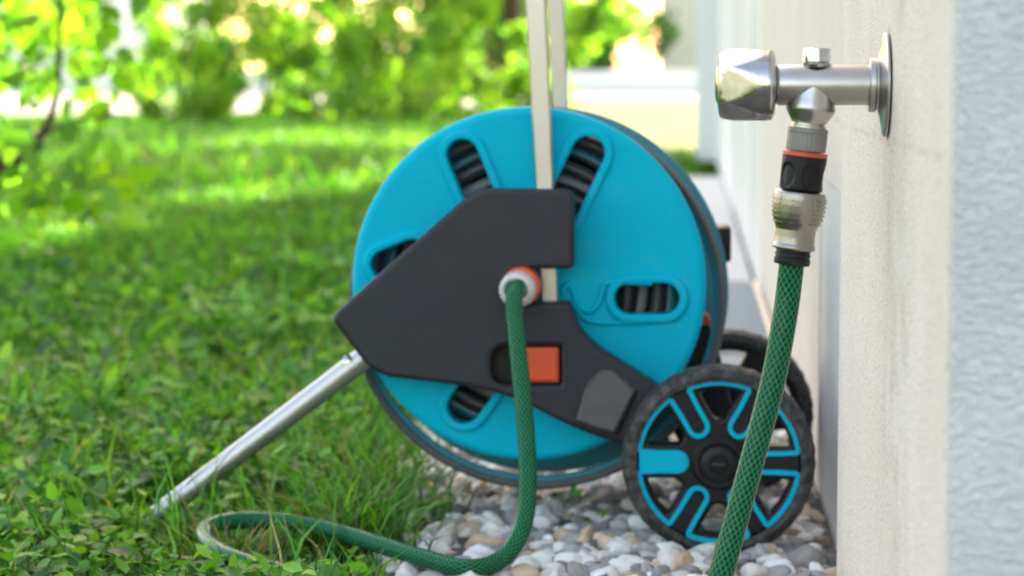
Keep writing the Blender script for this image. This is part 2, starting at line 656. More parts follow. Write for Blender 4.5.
def extrude(name, outlines, front_y, thick, bev, material, parent, angle=40, bres=3):
    """outlines: lists of (x, z) in metres; the first is the outside, the rest holes"""
    cu = bpy.data.curves.new(name, 'CURVE')
    cu.dimensions = '2D'
    cu.fill_mode = 'BOTH'
    for ol in outlines:
        sp = cu.splines.new('POLY')
        sp.points.add(len(ol) - 1)
        for pt, (x, z) in zip(sp.points, ol):
            pt.co = (x, z, 0, 1)
        sp.use_cyclic_u = True
    cu.extrude = max(0.0, thick / 2 - bev)
    cu.bevel_depth = bev
    cu.bevel_resolution = bres
    cu.offset = -bev
    tmp = bpy.data.objects.new(name, cu)
    COL.objects.link(tmp)
    dg = bpy.context.evaluated_depsgraph_get()
    me = bpy.data.meshes.new_from_object(tmp.evaluated_get(dg))
    bpy.data.objects.remove(tmp)
    bpy.data.curves.remove(cu)
    me.transform(Matrix(((1, 0, 0, 0), (0, 0, -1, front_y + thick / 2), (0, 1, 0, 0), (0, 0, 0, 1))))
    me.materials.clear()
    me.name = name
    bm = bmesh.new()
    bm.from_mesh(me)
    bmesh.ops.remove_doubles(bm, verts=bm.verts, dist=1e-5)
    bmesh.ops.recalc_face_normals(bm, faces=bm.faces)
    bm.to_mesh(me)
    bm.free()
    o = link(name, me, material, parent, True, angle)
    for p in me.polygons:
        if abs(p.normal.y) > 0.9995: p.use_smooth = False
    return o


def px_outline(pts, d):
    return [(p.x, p.z) for p in (P(x, y, d) for x, y in pts)]


def fillet(pts, r, n=5):
    """round the corners of a polygon; r a number or one per corner"""
    out = []
    L_ = len(pts)
    for i in range(L_):
        p0, p1, p2 = Vector(pts[i - 1]), Vector(pts[i]), Vector(pts[(i + 1) % L_])
        rr = r[i] if isinstance(r, (list, tuple)) else r
        a, b = (p0 - p1), (p2 - p1)
        la, lb = a.length, b.length
        rr = min(rr, la * 0.45, lb * 0.45)
        if rr < 1e-6:
            out.append(tuple(p1))
            continue
        s, e = p1 + a / la * rr, p1 + b / lb * rr
        for k in range(n + 1):
            t = k / n
            out.append(tuple(s * (1 - t) ** 2 + p1 * 2 * t * (1 - t) + e * t * t))
    return out


def capsule(x0, y0, x1, y1, r0, r1=None, n=10):
    """stadium outline in pixels"""
    r1 = r1 or r0
    a = math.atan2(y1 - y0, x1 - x0)
    o = []
    for k in range(n + 1):
        t = a + PI / 2 + PI * k / n
        o.append((x0 + r0 * math.cos(t), y0 + r0 * math.sin(t)))
    for k in range(n + 1):
        t = a - PI / 2 + PI * k / n
        o.append((x1 + r1 * math.cos(t), y1 + r1 * math.sin(t)))
    return o


def circle(cx, cz, r, n=96):
    return [(cx + r * math.cos(2 * PI * k / n), cz + r * math.sin(2 * PI * k / n)) for k in range(n)]


# ================================================================== SETTING
bm = bmesh.new()
bmesh.ops.create_grid(bm, x_segments=8, y_segments=8, size=400)
tag(from_bm('ground', bm, M['ground']), 'lawn soil under the grass', None, None, 'structure')

GX0, WX, PX = -0.312, 0.126, 0.1145      # lawn edge of the gravel strip, wall plane, proud pier plane


def gx(y):
    """lawn edge of the gravel: the grass creeps in towards the near end"""
    return -0.235 - 0.077 * np.clip((y - 2.0) / 0.4, 0, 1)


def sheet(name, x0, y0, x1, y1, z, material):
    bm = bmesh.new()
    vs = [bm.verts.new(p) for p in ((x0, y0, z), (x1, y0, z), (x1, y1, z), (x0, y1, z))]
    bm.faces.new(vs)
    return tag(from_bm(name, bm, material), None, None, None, 'structure')


sheet('gravel_bed', GX0 - 0.03, -1.5, 0.6, 3.35, 0.004, M['soil'])
bm = bmesh.new()
box(bm, (-0.2, 3.36, -0.05), (WX - 0.004, 9.6, 0.015), 0.004)
tag(from_bm('path', bm, M['concrete']), None, None, None, 'structure')
sheet('driveway', -40, 43, 40, 58, 0.006, M['driveway'])
sheet('driveway_branch', -30, 25, -5.0, 27.9, 0.006, M['driveway'])
sheet('driveway_yard', -30, 28, -2.3, 42.9, 0.006, M['driveway'])
sheet('sunny_lawn', -1.7, 12.4, 8, 42.9, 0.006, M['straw'])

# ---- the house
HY0, HY1, HX1, HH = PX / P(948, 200, 1.0).x - 0.008, 11.8, 7.5, 4.0
house = thing('house', 'house with smooth cream plaster side wall and rough shade-greyed stucco end at the right edge', 'house', (0.13, 1.1, 0))


def wall_strip(name, plan, z0, z1, material, zs=1):
    """a wall with real thickness: closed plan polygon pulled up"""
    bm = bmesh.new()
    lo = [bm.verts.new((x, y, z0)) for x, y in plan]
    hi = [bm.verts.new((x, y, z1)) for x, y in plan]
    n = len(plan)
    for i in range(n):
        j = (i + 1) % n
        bm.faces.new((lo[i], lo[j], hi[j], hi[i]))
    bm.faces.new(lo)
    bm.faces.new(hi)
    return from_bm(name, bm, material, house, True, 50)


arc_far = [(PX + 0.010 * (1 - math.cos(t)), 1.85 + 0.012 * math.sin(t)) for t in np.linspace(0, PI / 2, 6)]
wall_strip('side_wall', [(0.4, HY0 + 0.004), (PX + 0.006, HY0 + 0.004), (PX + 0.0018, HY0 + 0.006), (PX, HY0 + 0.011)] + arc_far +
           [(WX, 1.865), (WX, 2.02), (0.4, 2.02)], -0.1, HH, M['plaster'])
wall_strip('shade_tinted_strip', [(WX + 0.001, 2.021), (WX + 0.001, 2.35), (0.4, 2.35), (0.4, 2.021)], -0.1, 0.31, M['blue_shade_and_panel'])  # low wall strip with its bluish shade put into the colour
wall_strip('rear_wall', [(WX, 2.351), (WX, 4.3), (0.4, 4.3), (0.4, 2.351)], -0.1, HH, M['plaster'])
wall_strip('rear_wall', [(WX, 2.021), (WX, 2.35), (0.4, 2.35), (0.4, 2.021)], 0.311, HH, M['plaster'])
wall_strip('door_panel', [(WX + 0.004, 4.301), (WX + 0.004, 7.2), (0.4, 7.2), (0.4, 4.301)], -0.1, HH, M['blue_shade_and_panel'])
wall_strip('door_frame', [(WX, 5.1), (WX, 5.3), (WX + 0.0035, 5.3), (WX + 0.0035, 5.1)], 0.02, 2.2, M['white_paint'])
wall_strip('door_surround', [(WX, 7.201), (WX, HY1), (0.4, HY1), (0.4, 7.201)], -0.1, HH, M['white_wall'])
wall_strip('corner_pilaster', [(0.03, HY1 + 0.001), (0.03, HY1 + 0.5), (2.0, HY1 + 0.5), (2.0, HY1 + 0.001)], -0.1, HH, M['white_paint'])
wall_strip('end_wall', [(PX + 0.003, HY0 - 0.002), (HX1, HY0 - 0.002), (HX1, HY0 + 0.003), (PX + 0.0015, HY0 + 0.0035), (PX + 0.0015, HY0)], -0.1, HH, M['stucco'])
wall_strip('core_wall', [(0.41, HY0 + 0.01), (HX1, HY0 + 0.01), (HX1, HY1), (0.41, HY1)], -0.1, HH - 0.01, M['plaster'])
bm = bmesh.new()
rv = [bm.verts.new(p) for p in ((0.02, HY0 - 0.25, HH), (HX1 + .3, HY0 - 0.25, HH), (HX1 + .3, HY1 + .6, HH), (0.02, HY1 + .6, HH),
                                (3.8, HY0 - 0.25, HH + 2.2), (3.8, HY1 + .6, HH + 2.2))]
for f in ((0, 1, 2, 3), (0, 3, 5, 4), (1, 4, 5, 2), (0, 4, 1), (3, 2, 5)):
    bm.faces.new([rv[i] for i in f])
from_bm('roof', bm, M['roof'], house, False)

# ---- far white boundary wall and far houses
bm = bmesh.new()
box(bm, (-40, 58.1, -0.1), (36, 58.4, 0.55), 0.02)
o = from_bm('garden_wall', bm, M['white_wall'])
tag(o, 'low white garden wall far behind the bushes beyond the sunlit drive', 'wall')


def far_house(label, x0, x1, y0, y1, h, m):
    t = thing('far_house', label, 'house', ((x0 + x1) / 2, y0, 0), 'houses beyond the garden')
    bm = bmesh.new()
    box(bm, (x0, y0, -0.1), (x1, y1, h))
    from_bm('wall', bm, m, t, False)
    bm = bmesh.new()
    xm = (x0 + x1) / 2
    v = [bm.verts.new(p) for p in ((x0 - .4, y0 - .4, h + .01), (x1 + .4, y0 - .4, h + .01), (x1 + .4, y1 + .4, h + .01), (x0 - .4, y1 + .4, h + .01), (xm, y0 - .4, h + 2.6), (xm, y1 + .4, h + 2.6))]
    for f in ((0, 1, 2, 3), (0, 3, 5, 4), (1, 4, 5, 2), (0, 4, 1), (3, 2, 5)):
        bm.faces.new([v[i] for i in f])
    from_bm('roof', bm, M['roof'], t, False)
    for k in range(2):
        xc = x0 + (x1 - x0) * (0.3 + 0.4 * k)
        bm = bmesh.new()
        box(bm, (xc - .5, y0 - 0.06, 1.4), (xc + .5, y0 + 0.02, 2.6))
        from_bm('window', bm, M['window'], t, False)


far_house('white house behind the leaves at the upper left', -21, -14, 62, 70, 4.5, M['white_wall'])
far_house('cream house in sunshine beyond the end of the white side wall', -0.9, 6.5, 70, 78, 5.5, M['cream_wall'])

# ================================================================== LAWN
def col_var(n, base, spread, rng=RNG):
    """per-leaf colours between several greens"""
    base = np.asarray(base, float)
    k = rng.integers(0, len(base), n)
    c = base[k] * (1 + spread * rng.standard_normal((n, 1)))
    return np.clip(c, 0.004, 0.6)


GREENS = [(0.075, 0.235, 0.014), (0.12, 0.32, 0.018), (0.045, 0.16, 0.016), (0.17, 0.35, 0.026), (0.065, 0.25, 0.018), (0.022, 0.09, 0.012)]
LOOP = [tuple(G(*q)[:2]) for q in ((330, 580), (280, 571), (238, 560), (210, 547), (202, 534), (214, 523), (245, 518), (285, 521), (150, 520), (170, 515), (390, 547), (430, 558), (225, 545))]


def trodden(x, y, r=0.06):
    """1 in open lawn, small where the hose and the leg press the grass down"""
    d = np.full(len(x), 9.0)
    for a, b in LOOP:
        dy = y - b
        d = np.minimum(d, np.hypot(x - a, np.where(dy < 0, dy * 0.35, dy * 1.2)))
    return 0.32 + 0.68 * np.clip((d - 0.012) / r, 0, 1)

DRY = [(0.28, 0.24, 0.11), (0.22, 0.17, 0.08)]


def blades(x, y, h, w, lean, cols, z=None):
    """curved blades: 5 vertices, 3 triangles each"""
    n = len(x)
    a = RNG.uniform(0, 2 * PI, n)
    la = RNG.uniform(0, 2 * PI, n)
    z = np.zeros(n) if z is None else z
    sx, sy = np.cos(a) * w / 2, np.sin(a) * w / 2
    dx, dy = np.cos(la) * lean, np.sin(la) * lean
    v = np.zeros((n, 5, 3))
    for k, (t, s) in enumerate(((0, 1), (0, 1), (0.55, 0.85), (0.55, 0.85), (1, 0))):
        sg = (-1, 1, -1, 1, 0)[k]
        v[:, k, 0] = x + dx * t ** 1.8 + sx * s * sg
        v[:, k, 1] = y + dy * t ** 1.8 + sy * s * sg
        v[:, k, 2] = z + h * t * (1 - 0.25 * t * np.minimum(1, lean / np.maximum(h, 1e-4)))
    tri = np.array([(0, 1, 3), (0, 3, 2), (2, 3, 4)])
    f = (np.arange(n)[:, None, None] * 5 + tri[None]).reshape(-1, 3)
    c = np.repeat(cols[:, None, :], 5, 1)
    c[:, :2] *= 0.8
    return v.reshape(-1, 3), f, c.reshape(-1, 3)


def leaves(pos, size, cols, normal_up=0.0, aspect=0.55, fold=0.25, dirs=None):
    """ovate leaves: 8 vertices, 8 triangles each, folded on the midrib"""
    n = len(pos)
    if dirs is None:
        d = RNG.standard_normal((n, 3))
        d[:, 2] *= (1 - normal_up)
    else:
        d = np.array(dirs, float)
    d /= np.linalg.norm(d, axis=1, keepdims=True) + 1e-9
    r = RNG.standard_normal((n, 3)) * (1 - normal_up) + np.array((0, 0, 1.0)) * (normal_up * 2 + 0.01)
    nn = r - d * np.sum(r * d, 1, keepdims=True)
    nn /= np.linalg.norm(nn, axis=1, keepdims=True) + 1e-9
    s = np.cross(nn, d)
    L_ = size[:, None]
    W = L_ * aspect / 2
    ts = [(0, 0, 0), (0.3, -0.9, 0), (0.3, 0, 1), (0.3, 0.9, 0), (0.66, -0.8, 0), (0.66, 0, 1), (0.66, 0.8, 0), (1, 0, 0.2)]
    v = np.zeros((n, 8, 3))
    for k, (t, sd, m_) in enumerate(ts):
        v[:, k] = pos + d * L_ * t + s * W * sd - nn * W * fold * m_ - nn * L_ * 0.15 * t * t
    tri = np.array([(0, 1, 2), (0, 2, 3), (1, 4, 5), (1, 5, 2), (2, 5, 6), (2, 6, 3), (4, 7, 5), (5, 7, 6)])
    f = (np.arange(n)[:, None, None] * 8 + tri[None]).reshape(-1, 3)
    c = np.repeat(cols[:, None, :], 8, 1)
    return v.reshape(-1, 3), f, c.reshape(-1, 3)


def merge(parts):
    V, F, C, o = [], [], [], 0
    for v, f, c in parts:
        V.append(v); F.append(f + o); C.append(c)
        o += len(v)
    return np.concatenate(V), np.concatenate(F), np.concatenate(C)


def vnoise(x, y, s, off=0.0):
    return np.array([mnoise.noise(Vector((a * s + off, b * s, off))) for a, b in zip(x, y)])


def lawn_points(n, y0, y1, pad=0.12):
    """points over the lawn the camera can see, with the ragged edge along the gravel"""
    y = np.sqrt(RNG.uniform(y0 * y0, y1 * y1, n))
    xl = (-690 / FPX) * y - pad - 0.05 * y
    xr = np.where(y < 9.7, gx(y), np.where(y < 12.5, 0.03, -1.6))
    x = xl + (xr - xl) * RNG.uniform(0, 1, n)
    return x, y


gp = []
for n, y0, y1, h0, w0 in ((14000, 1.6, 2.7, 0.034, 0.0028), (15000, 2.7, 4.2, 0.040, 0.004), (26000, 4.2, 8.0, 0.05, 0.007), (30000, 8.0, 22, 0.06, 0.014)):
    x, y = lawn_points(n, y0, y1)
    nz = vnoise(x, y, 2.3) + 0.6 * vnoise(x, y, 7, 3.0)
    edge = gx(y) - x
    keep = (edge > 0.02 + 0.035 * vnoise(x, y, 9, 8.0)) | (y > 9.6)
    x, y, nz = x[keep], y[keep], nz[keep]
    n = len(x)
    h = h0 * np.clip(1 + 0.95 * nz + 0.35 * RNG.standard_normal(n), 0.3, 2.3)
    near = np.clip(1 - (gx(y) - x) / 0.09, 0, 1) * (y < 9.6)
    h *= 1 + 0.7 * near
    if y0 < 3: h *= trodden(x, y)
    c = col_var(n, GREENS, 0.18)
    c *= np.clip(1 + 0.8 * nz, 0.35, 1.8)[:, None]
    dry = RNG.uniform(0, 1, n) < 0.05
    c[dry] = col_var(int(dry.sum()), DRY, 0.15)
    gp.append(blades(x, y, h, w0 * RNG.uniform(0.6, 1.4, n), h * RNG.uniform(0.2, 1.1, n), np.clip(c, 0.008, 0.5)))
# long stalks close by
x, y = lawn_points(700, 1.7, 3.4)
k = (gx(y) - x) > 0.03
x, y = x[k], y[k]
n = len(x)
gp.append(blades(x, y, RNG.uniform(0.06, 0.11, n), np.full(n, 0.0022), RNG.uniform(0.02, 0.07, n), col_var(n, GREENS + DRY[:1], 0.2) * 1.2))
v, f, c = merge(gp)
o = link('lawn_grass', np_mesh('lawn_grass', v, f, c), M['grass'], None, False)
tag(o, 'uneven green lawn left of the gravel strip', 'grass', None, 'stuff')

# broad-leaved ground cover in the lawn
lp = []
for n, y0, y1, s0 in ((15000, 1.65, 2.7, 0.016), (13000, 2.7, 4.3, 0.027), (6000, 4.3, 8, 0.034)):
    x, y = lawn_points(n, y0, y1)
    nz = vnoise(x, y, 3.1, 5.0) + 0.5 * vnoise(x, y, 9, 2.0)
    k = ((gx(y) - x) > 0.03 + 0.03 * vnoise(x, y, 9, 8.0)) & (nz > RNG.uniform(-0.7, 0.35, n))
    x, y, nz = x[k], y[k], nz[k]
    n = len(x)
    z = RNG.uniform(0.008, 0.042, n) * (1 + 0.5 * nz)
    if y0 < 2.6:
        tr = trodden(x, y)
        z *= tr
        k = (tr > 0.75) | (RNG.uniform(0, 1, n) < 0.3)
        x, y, nz, z = x[k], y[k], nz[k], z[k]
        n = len(x)
    s = s0 * RNG.uniform(0.5, 1.5, n)
    c = col_var(n, [(0.085, 0.245, 0.022), (0.135, 0.33, 0.03), (0.052, 0.17, 0.02), (0.19, 0.36, 0.04), (0.034, 0.11, 0.018)], 0.18) * np.clip(1 + 0.7 * nz, 0.4, 1.8)[:, None]
    lp.append(leaves(np.stack([x, y, z], 1), s, np.clip(c, 0.01, 0.5), 0.55, 0.62))
v, f, c = merge(lp)
o = link('ground_cover', np_mesh('ground_cover', v, f, c), M['grass'], None, True, 180)
tag(o, 'low broad-leaved weeds and clover growing through the lawn', 'ground cover', None, 'stuff')


# larger single plants and tufts
def rosette(name, label, cat, px, py, n, size, greens, up=0.5, group=None, wide=0.5):
    g = G(px, py)
    t = thing(name, label, cat, g, group)
    a = RNG.uniform(0, 2 * PI, n)
    e = RNG.uniform(0.25, 1.1, n) * up * 1.6
    d = np.stack([np.cos(a), np.sin(a), e], 1)
    pos = np.tile(np.array((g.x, g.y, 0.004)), (n, 1)) + d * size * 0.5
    s = size * RNG.uniform(0.6, 1.25, n)
    c = col_var(n, greens, 0.15)
    v, f, c = leaves(pos, s, c, 0.3, wide, 0.25, d)
    for i in range(n):
        p0, p1 = np.array((g.x, g.y, -0.002)), pos[i] + d[i] * 0.002
        sd = np.array((-d[i, 1], d[i, 0], 0)) * 0.0012
        vv = np.concatenate([v[i * 8:i * 8 + 8], [p0 - sd, p0 + sd, p1 + sd, p1 - sd]])
        ff = np.concatenate([f[:8], [(8, 9, 10), (8, 10, 11)]])
        cc_ = np.concatenate([c[i * 8:i * 8 + 8], np.tile(np.array((0.07, 0.15, 0.04)), (4, 1))])
        link('leaf', np_mesh('leaf', vv, ff, cc_), M['grass'], t, True, 180)


LG = [(0.10, 0.27, 0.03), (0.13, 0.30, 0.05), (0.08, 0.22, 0.03)]
PG = [(0.20, 0.36, 0.14), (0.16, 0.30, 0.10)]
rosette('broadleaf_weed', 'bright green broad-leaved weed left of the foot of the silver leg tube', 'weed', 72, 532, 8, 0.032, LG, 0.7, 'weeds in the lawn', 0.62)
rosette('broadleaf_weed', 'pale upright rounded leaves just left of the tip of the silver leg tube', 'weed', 96, 520, 4, 0.034, PG, 1.1, 'weeds in the lawn', 0.5)
rosette('broadleaf_weed', 'weed with large grey-green leaves low in the bottom left corner', 'weed', 44, 560, 7, 0.034, PG, 0.4, 'weeds in the lawn', 0.6)
rosette('broadleaf_weed', 'yellow-green leafy weed at the left edge of the lawn bottom', 'weed', 12, 566, 8, 0.03, LG, 0.8, 'weeds in the lawn', 0.5)
rosette('broadleaf_weed', 'leafy weed in the grass directly left of the blue drum', 'weed', 268, 322, 10, 0.045, LG, 0.6, 'weeds in the lawn', 0.55)
rosette('broadleaf_weed', 'tall pale leafed weed in the mid lawn left of the reel', 'weed', 130, 372, 9, 0.045, LG, 0.9, 'weeds in the lawn', 0.5)
rosette('broadleaf_weed', 'weed with rounded leaves inside the loop of green hose', 'weed', 300, 560, 8, 0.026, [(0.11, 0.22, 0.05), (0.14, 0.24, 0.07)], 0.7, 'weeds in the lawn', 0.75)
rosette('gravel_weed', 'small dark green weed in the pebbles left of the hanging hose', 'weed', 434, 524, 12, 0.016, GREENS[:3], 0.5, 'weeds in the gravel', 0.6)
rosette('gravel_weed', 'small green weed in the pebbles right of the hanging hose', 'weed', 562, 510, 12, 0.015, GREENS[:3], 0.5, 'weeds in the gravel', 0.6)
rosette('gravel_weed', 'thin weed among the pebbles left of the front wheel', 'weed', 600, 532, 9, 0.014, GREENS[1:4], 0.5, 'weeds in the gravel', 0.6)


def tuft(label, px, py, n, h, spread, lean, dry):
    g = G(px, py)
    x = g.x + RNG.normal(0, spread, n)
    y = g.y + RNG.normal(0, spread * 0.6, n)
    c = col_var(n, GREENS, 0.2) * 1.25
    k = RNG.uniform(0, 1, n) < dry
    c[k] = col_var(int(k.sum()), DRY, 0.2)
    hh = h * RNG.uniform(0.4, 1.2, n)
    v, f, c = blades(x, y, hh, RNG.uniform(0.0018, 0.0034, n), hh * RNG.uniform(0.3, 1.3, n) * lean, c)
    o = link('grass_tuft', np_mesh('grass_tuft', v, f, c), M['grass'], None, False)
    tag(o, label, 'grass tuft', 'tufts around the hose')


tuft('long arching grass tuft lying over the green hose between loop and gravel', 338, 548, 420, 0.075, 0.03, 1.2, 0.2)
tuft('dry yellowish grass tuft in front of the left end of the hose loop', 222, 572, 120, 0.05, 0.018, 1.0, 0.55)
tuft('grass tuft between the silver leg tube and the gravel edge', 352, 492, 300, 0.075, 0.035, 0.9, 0.12)
tuft('sparse grass tuft on the gravel edge under the drum rim', 376, 462, 200, 0.06, 0.03, 0.9, 0.1)
tuft('long grass tuft leaning from the lawn over the first pebbles', 372, 522, 260, 0.085, 0.028, 1.1, 0.15)
tuft('small ragged grass tuft among the pebbles where the hose reaches the gravel', 404, 528, 130, 0.035, 0.022, 1.2, 0.2)
tuft('ragged low grass tuft beside the green hose under the long tuft', 322, 556, 320, 0.045, 0.035, 1.1, 0.15)
tuft('thin tall grass stalks beside the tip of the silver leg tube', 186, 552, 22, 0.10, 0.018, 0.4, 0.05)

# ================================================================== GRAVEL
def pebble_shapes(k=22):
    out = []
    for i in range(k):
        bm = bmesh.new()
        bmesh.ops.create_icosphere(bm, subdivisions=3, radius=1)
        off = Vector((i * 7.3, i * 3.1, i))
        sx, sy, sz = RNG.uniform(0.8, 1.3), RNG.uniform(0.65, 1.0), RNG.uniform(0.45, 0.75)
        cuts = [(Vector(RNG.standard_normal(3)).normalized(), RNG.uniform(0.5, 0.85)) for _ in range(9)]
        vs = []
        for v in bm.verts:
            p = v.co.copy()
            for nrm, dd in cuts:
                e = p.dot(nrm) - dd
                if e > 0: p -= nrm * e * 0.9
            p *= 1 + 0.16 * mnoise.noise(p * 1.4 + off) + 0.05 * mnoise.noise(p * 4 + off)
            vs.append((p.x * sx, p.y * sy, p.z * sz))
        fs = [[v.index for v in f.verts] for f in bm.faces]
        out.append((np.array(vs), np.array(fs)))
        bm.free()
    return out


SH = pebble_shapes()
PC = [(0.56, 0.53, 0.49), (0.42, 0.395, 0.37), (0.62, 0.59, 0.55), (0.24, 0.23, 0.22), (0.42, 0.33, 0.24), (0.13, 0.125, 0.125), (0.36, 0.27, 0.19), (0.52, 0.49, 0.455), (0.20, 0.195, 0.20), (0.58, 0.55, 0.51)]
parts = []


def add_pebbles(n, x0, x1, y0, y1, s0, s1, zmax, ragged=0.0):
    for _ in range(n):
        x, y = RNG.uniform(x0, x1), RNG.uniform(y0, y1)
        if x < gx(y) + 0.04 and RNG.uniform() < 0.35 + (gx(y) + 0.01 - x) * 12:
            continue
        s = s0 + (s1 - s0) * RNG.uniform() ** 1.6
        vs, fs = SH[RNG.integers(len(SH))]
        e = Euler((RNG.normal(0, 0.45), RNG.normal(0, 0.45), RNG.uniform(0, 6.28))).to_matrix()
        p = (vs * s) @ np.array(e).T + np.array((x, y, s * 0.34 - 0.008 + RNG.uniform(0, zmax)))
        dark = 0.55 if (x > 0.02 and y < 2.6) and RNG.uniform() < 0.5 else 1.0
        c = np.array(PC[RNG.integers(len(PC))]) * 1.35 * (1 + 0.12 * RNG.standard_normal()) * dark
        parts.append((p, fs, np.tile(np.clip(c, 0.03, 0.78), (len(p), 1))))


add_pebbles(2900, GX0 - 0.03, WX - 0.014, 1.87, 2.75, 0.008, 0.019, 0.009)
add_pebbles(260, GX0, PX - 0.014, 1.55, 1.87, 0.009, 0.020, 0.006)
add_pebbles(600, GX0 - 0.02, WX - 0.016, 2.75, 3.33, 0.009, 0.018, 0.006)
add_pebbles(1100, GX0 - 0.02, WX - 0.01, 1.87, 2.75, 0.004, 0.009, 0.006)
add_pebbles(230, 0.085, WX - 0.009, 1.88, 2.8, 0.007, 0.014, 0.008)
add_pebbles(1500, GX0, WX - 0.006, 1.87, 2.5, 0.0018, 0.004, 0.010)
v, f, c = merge(parts)
o = link('gravel', np_mesh('gravel', v, f, c), M['pebble'], None, True, 180)
tag(o, 'pale grey and beige pebbles in the strip along the wall', 'gravel', None, 'stuff')

# grate on the path by the wall
gr = thing('metal_grate', 'blue-grey metal grate on the ground by the wall behind the rear wheel', 'grate', (0.02, 3.6, 0.015))
bm = bmesh.new()
for k in range(26):
    yy = 3.42 + k * 0.035
    box(bm, (-0.07, yy, 0.019), (0.112, yy + 0.008, 0.040))
from_bm('bar', bm, M['grate'], gr, False)
bm = bmesh.new()
for (a, b) in (((-0.08, 3.40, 0.016), (-0.0705, 4.34, 0.043)), ((0.1125, 3.40, 0.016), (0.121, 4.34, 0.043)), ((-0.07, 3.40, 0.016), (0.112, 3.41, 0.043)), ((-0.07, 4.33, 0.016), (0.112, 4.34, 0.043))):
    box(bm, a, b)
from_bm('frame', bm, M['steel'], gr, False)

# ================================================================== HOSE REEL
FD, BD, WD = 2.13, 2.085, 2.055          # drum cover front, bracket front, front wheel centre
reel = thing('hose_reel', 'blue and anthracite hose reel cart with two wheels standing on gravel by the wall', 'hose reel', (-0.05, 2.15, 0))

# --- blue drum cover with slots
slots = [
    capsule(462, 155, 486, 212, 15.5), capsule(588, 153, 560, 212, 16.5), capsule(630, 299, 664, 299, 15.5),
    capsule(464, 407, 492, 368, 16.5), capsule(385, 265, 412, 254, 14), capsule(606, 408, 580, 368, 15.5)]
cc = P(528, 285, FD)
rad = 179 / FPX * FD
cover = extrude('drum_cover', [circle(cc.x, cc.z, rad, 128)] + [px_outline(s, FD) for s in slots], FD, 0.026, 0.007, M['teal'], reel)


def grow(caps, g):
    cx = sum(p[0] for p in caps) / len(caps)
    cy = sum(p[1] for p in caps) / len(caps)
    o = []
    n = len(caps)
    for i in range(n):
        a, b = Vector(caps[i - 1]), Vector(caps[(i + 1) % n])
        d = (b - a).normalized()
        nr = Vector((d.y, -d.x))
        if nr.dot(Vector(caps[i]) - Vector((cx, cy))) < 0: nr = -nr
        o.append(tuple(Vector(caps[i]) + nr * g))
    return o


for s in slots:
    extrude('slot_rim', [px_outline(grow(s, 9), FD - 0.004), px_outline(grow(s, 0.3), FD - 0.004)], FD - 0.0045, 0.012, 0.0025, M['teal'], cover)
# moulded tooth ridge beside the right slot
bm = bmesh.new()
pts = [(652, 283), (628, 282), (606, 283), (603, 287), (600, 299), (596, 307), (589, 311), (580, 308), (576, 300), (573, 290), (569, 284), (562, 292)]
tube(bm, spline([P(x, y, FD - 0.001) for x, y in pts], 0.002), 0.0028, 10)
from_bm('moulded_ridge', bm, M['teal'], cover)
bm = bmesh.new()
tube(bm, spline([P(x, y, FD - 0.0005) for x, y in ((574, 303), (582, 316), (596, 322), (640, 322), (672, 318))], 0.002), 0.0026, 10)
from_bm('moulded_ridge', bm, M['teal'], cover)

# --- flange rings, core and wound hose (about the drum axis along y)
rc = P(536.5, 302, 2.165)
RR = 190 / FPX * 2.165


def ring(name, prof, cy, material, c=None, parent=reel):
    c = c or rc
    bm = bmesh.new()
    pr = prof + [prof[0]]
    lathe(bm, pr, (c.x, cy, c.z), (0, 1, 0), 128, cap=False)
    bmesh.ops.remove_doubles(bm, verts=bm.verts, dist=1e-6)
    return from_bm(name, bm, material, parent)


fl = ring('drum_flange', [(-0.006, RR - 0.003), (-0.003, RR), (0.006, RR), (0.009, RR - 0.003), (0.008, RR - 0.0068), (-0.004, RR - 0.0068)], 2.165, mat('rim_plastic', (0.085, 0.09, 0.092), 0.4, var=0.2))
ring('inner_ring', [(-0.001, RR - 0.007), (0.006, RR - 0.007), (0.006, RR - 0.0115), (0.001, RR - 0.0115)], 2.165, M['teal_dark'], None, fl)
rf = ring('drum_flange', [(-0.005, 0.06), (-0.005, RR - 0.003), (-0.002, RR + 0.004), (0.006, RR + 0.004), (0.008, RR - 0.004), (0.004, 0.06)], 2.285, M['teal_dark'])
bm = bmesh.new()
lathe(bm, [(0, 0.055), (0.12, 0.055)], (rc.x, 2.16, rc.z), (0, 1, 0), 48)
from_bm('drum_core', bm, M['black'], reel)
bm = bmesh.new()
hcx = P(529, 288, 2.165)
for layer in range(7):
    rmaj = 0.063 + layer * 0.0128
    for w in range(7):
        y = 2.168 + w * 0.0150 + (0.006 if layer % 2 else 0)
        if y > 2.276: continue
        for i in range(96):
            pass
        ringv = []
        wob = RNG.uniform(-0.0012, 0.0012)
        for i in range(96):
            a = 2 * PI * i / 96
            rw = rmaj + wob + 0.0012 * math.sin(3 * a + layer * 2 + w)
            ringv.append([bm.verts.new((hcx.x + (rw + 0.0066 * math.cos(b)) * math.cos(a), y + 0.0066 * math.sin(b), hcx.z + (rw + 0.0066 * math.cos(b)) * math.sin(a))) for b in np.linspace(0, 2 * PI, 11)[:-1]])
        for i in range(96):
            A, B = ringv[i], ringv[(i + 1) % 96]
            for k in range(10):
                fc = bm.faces.new((A[k], A[(k + 1) % 10], B[(k + 1) % 10], B[k]))
                fc.material_index = (0, 1, 0, 2, 0, 1, 0)[layer] if k not in (5, 6) else 0
from_bm('wound_hose', bm, [M['dark_hose'], M['teal_dark'], M['grey_rim']], reel, True, 180)

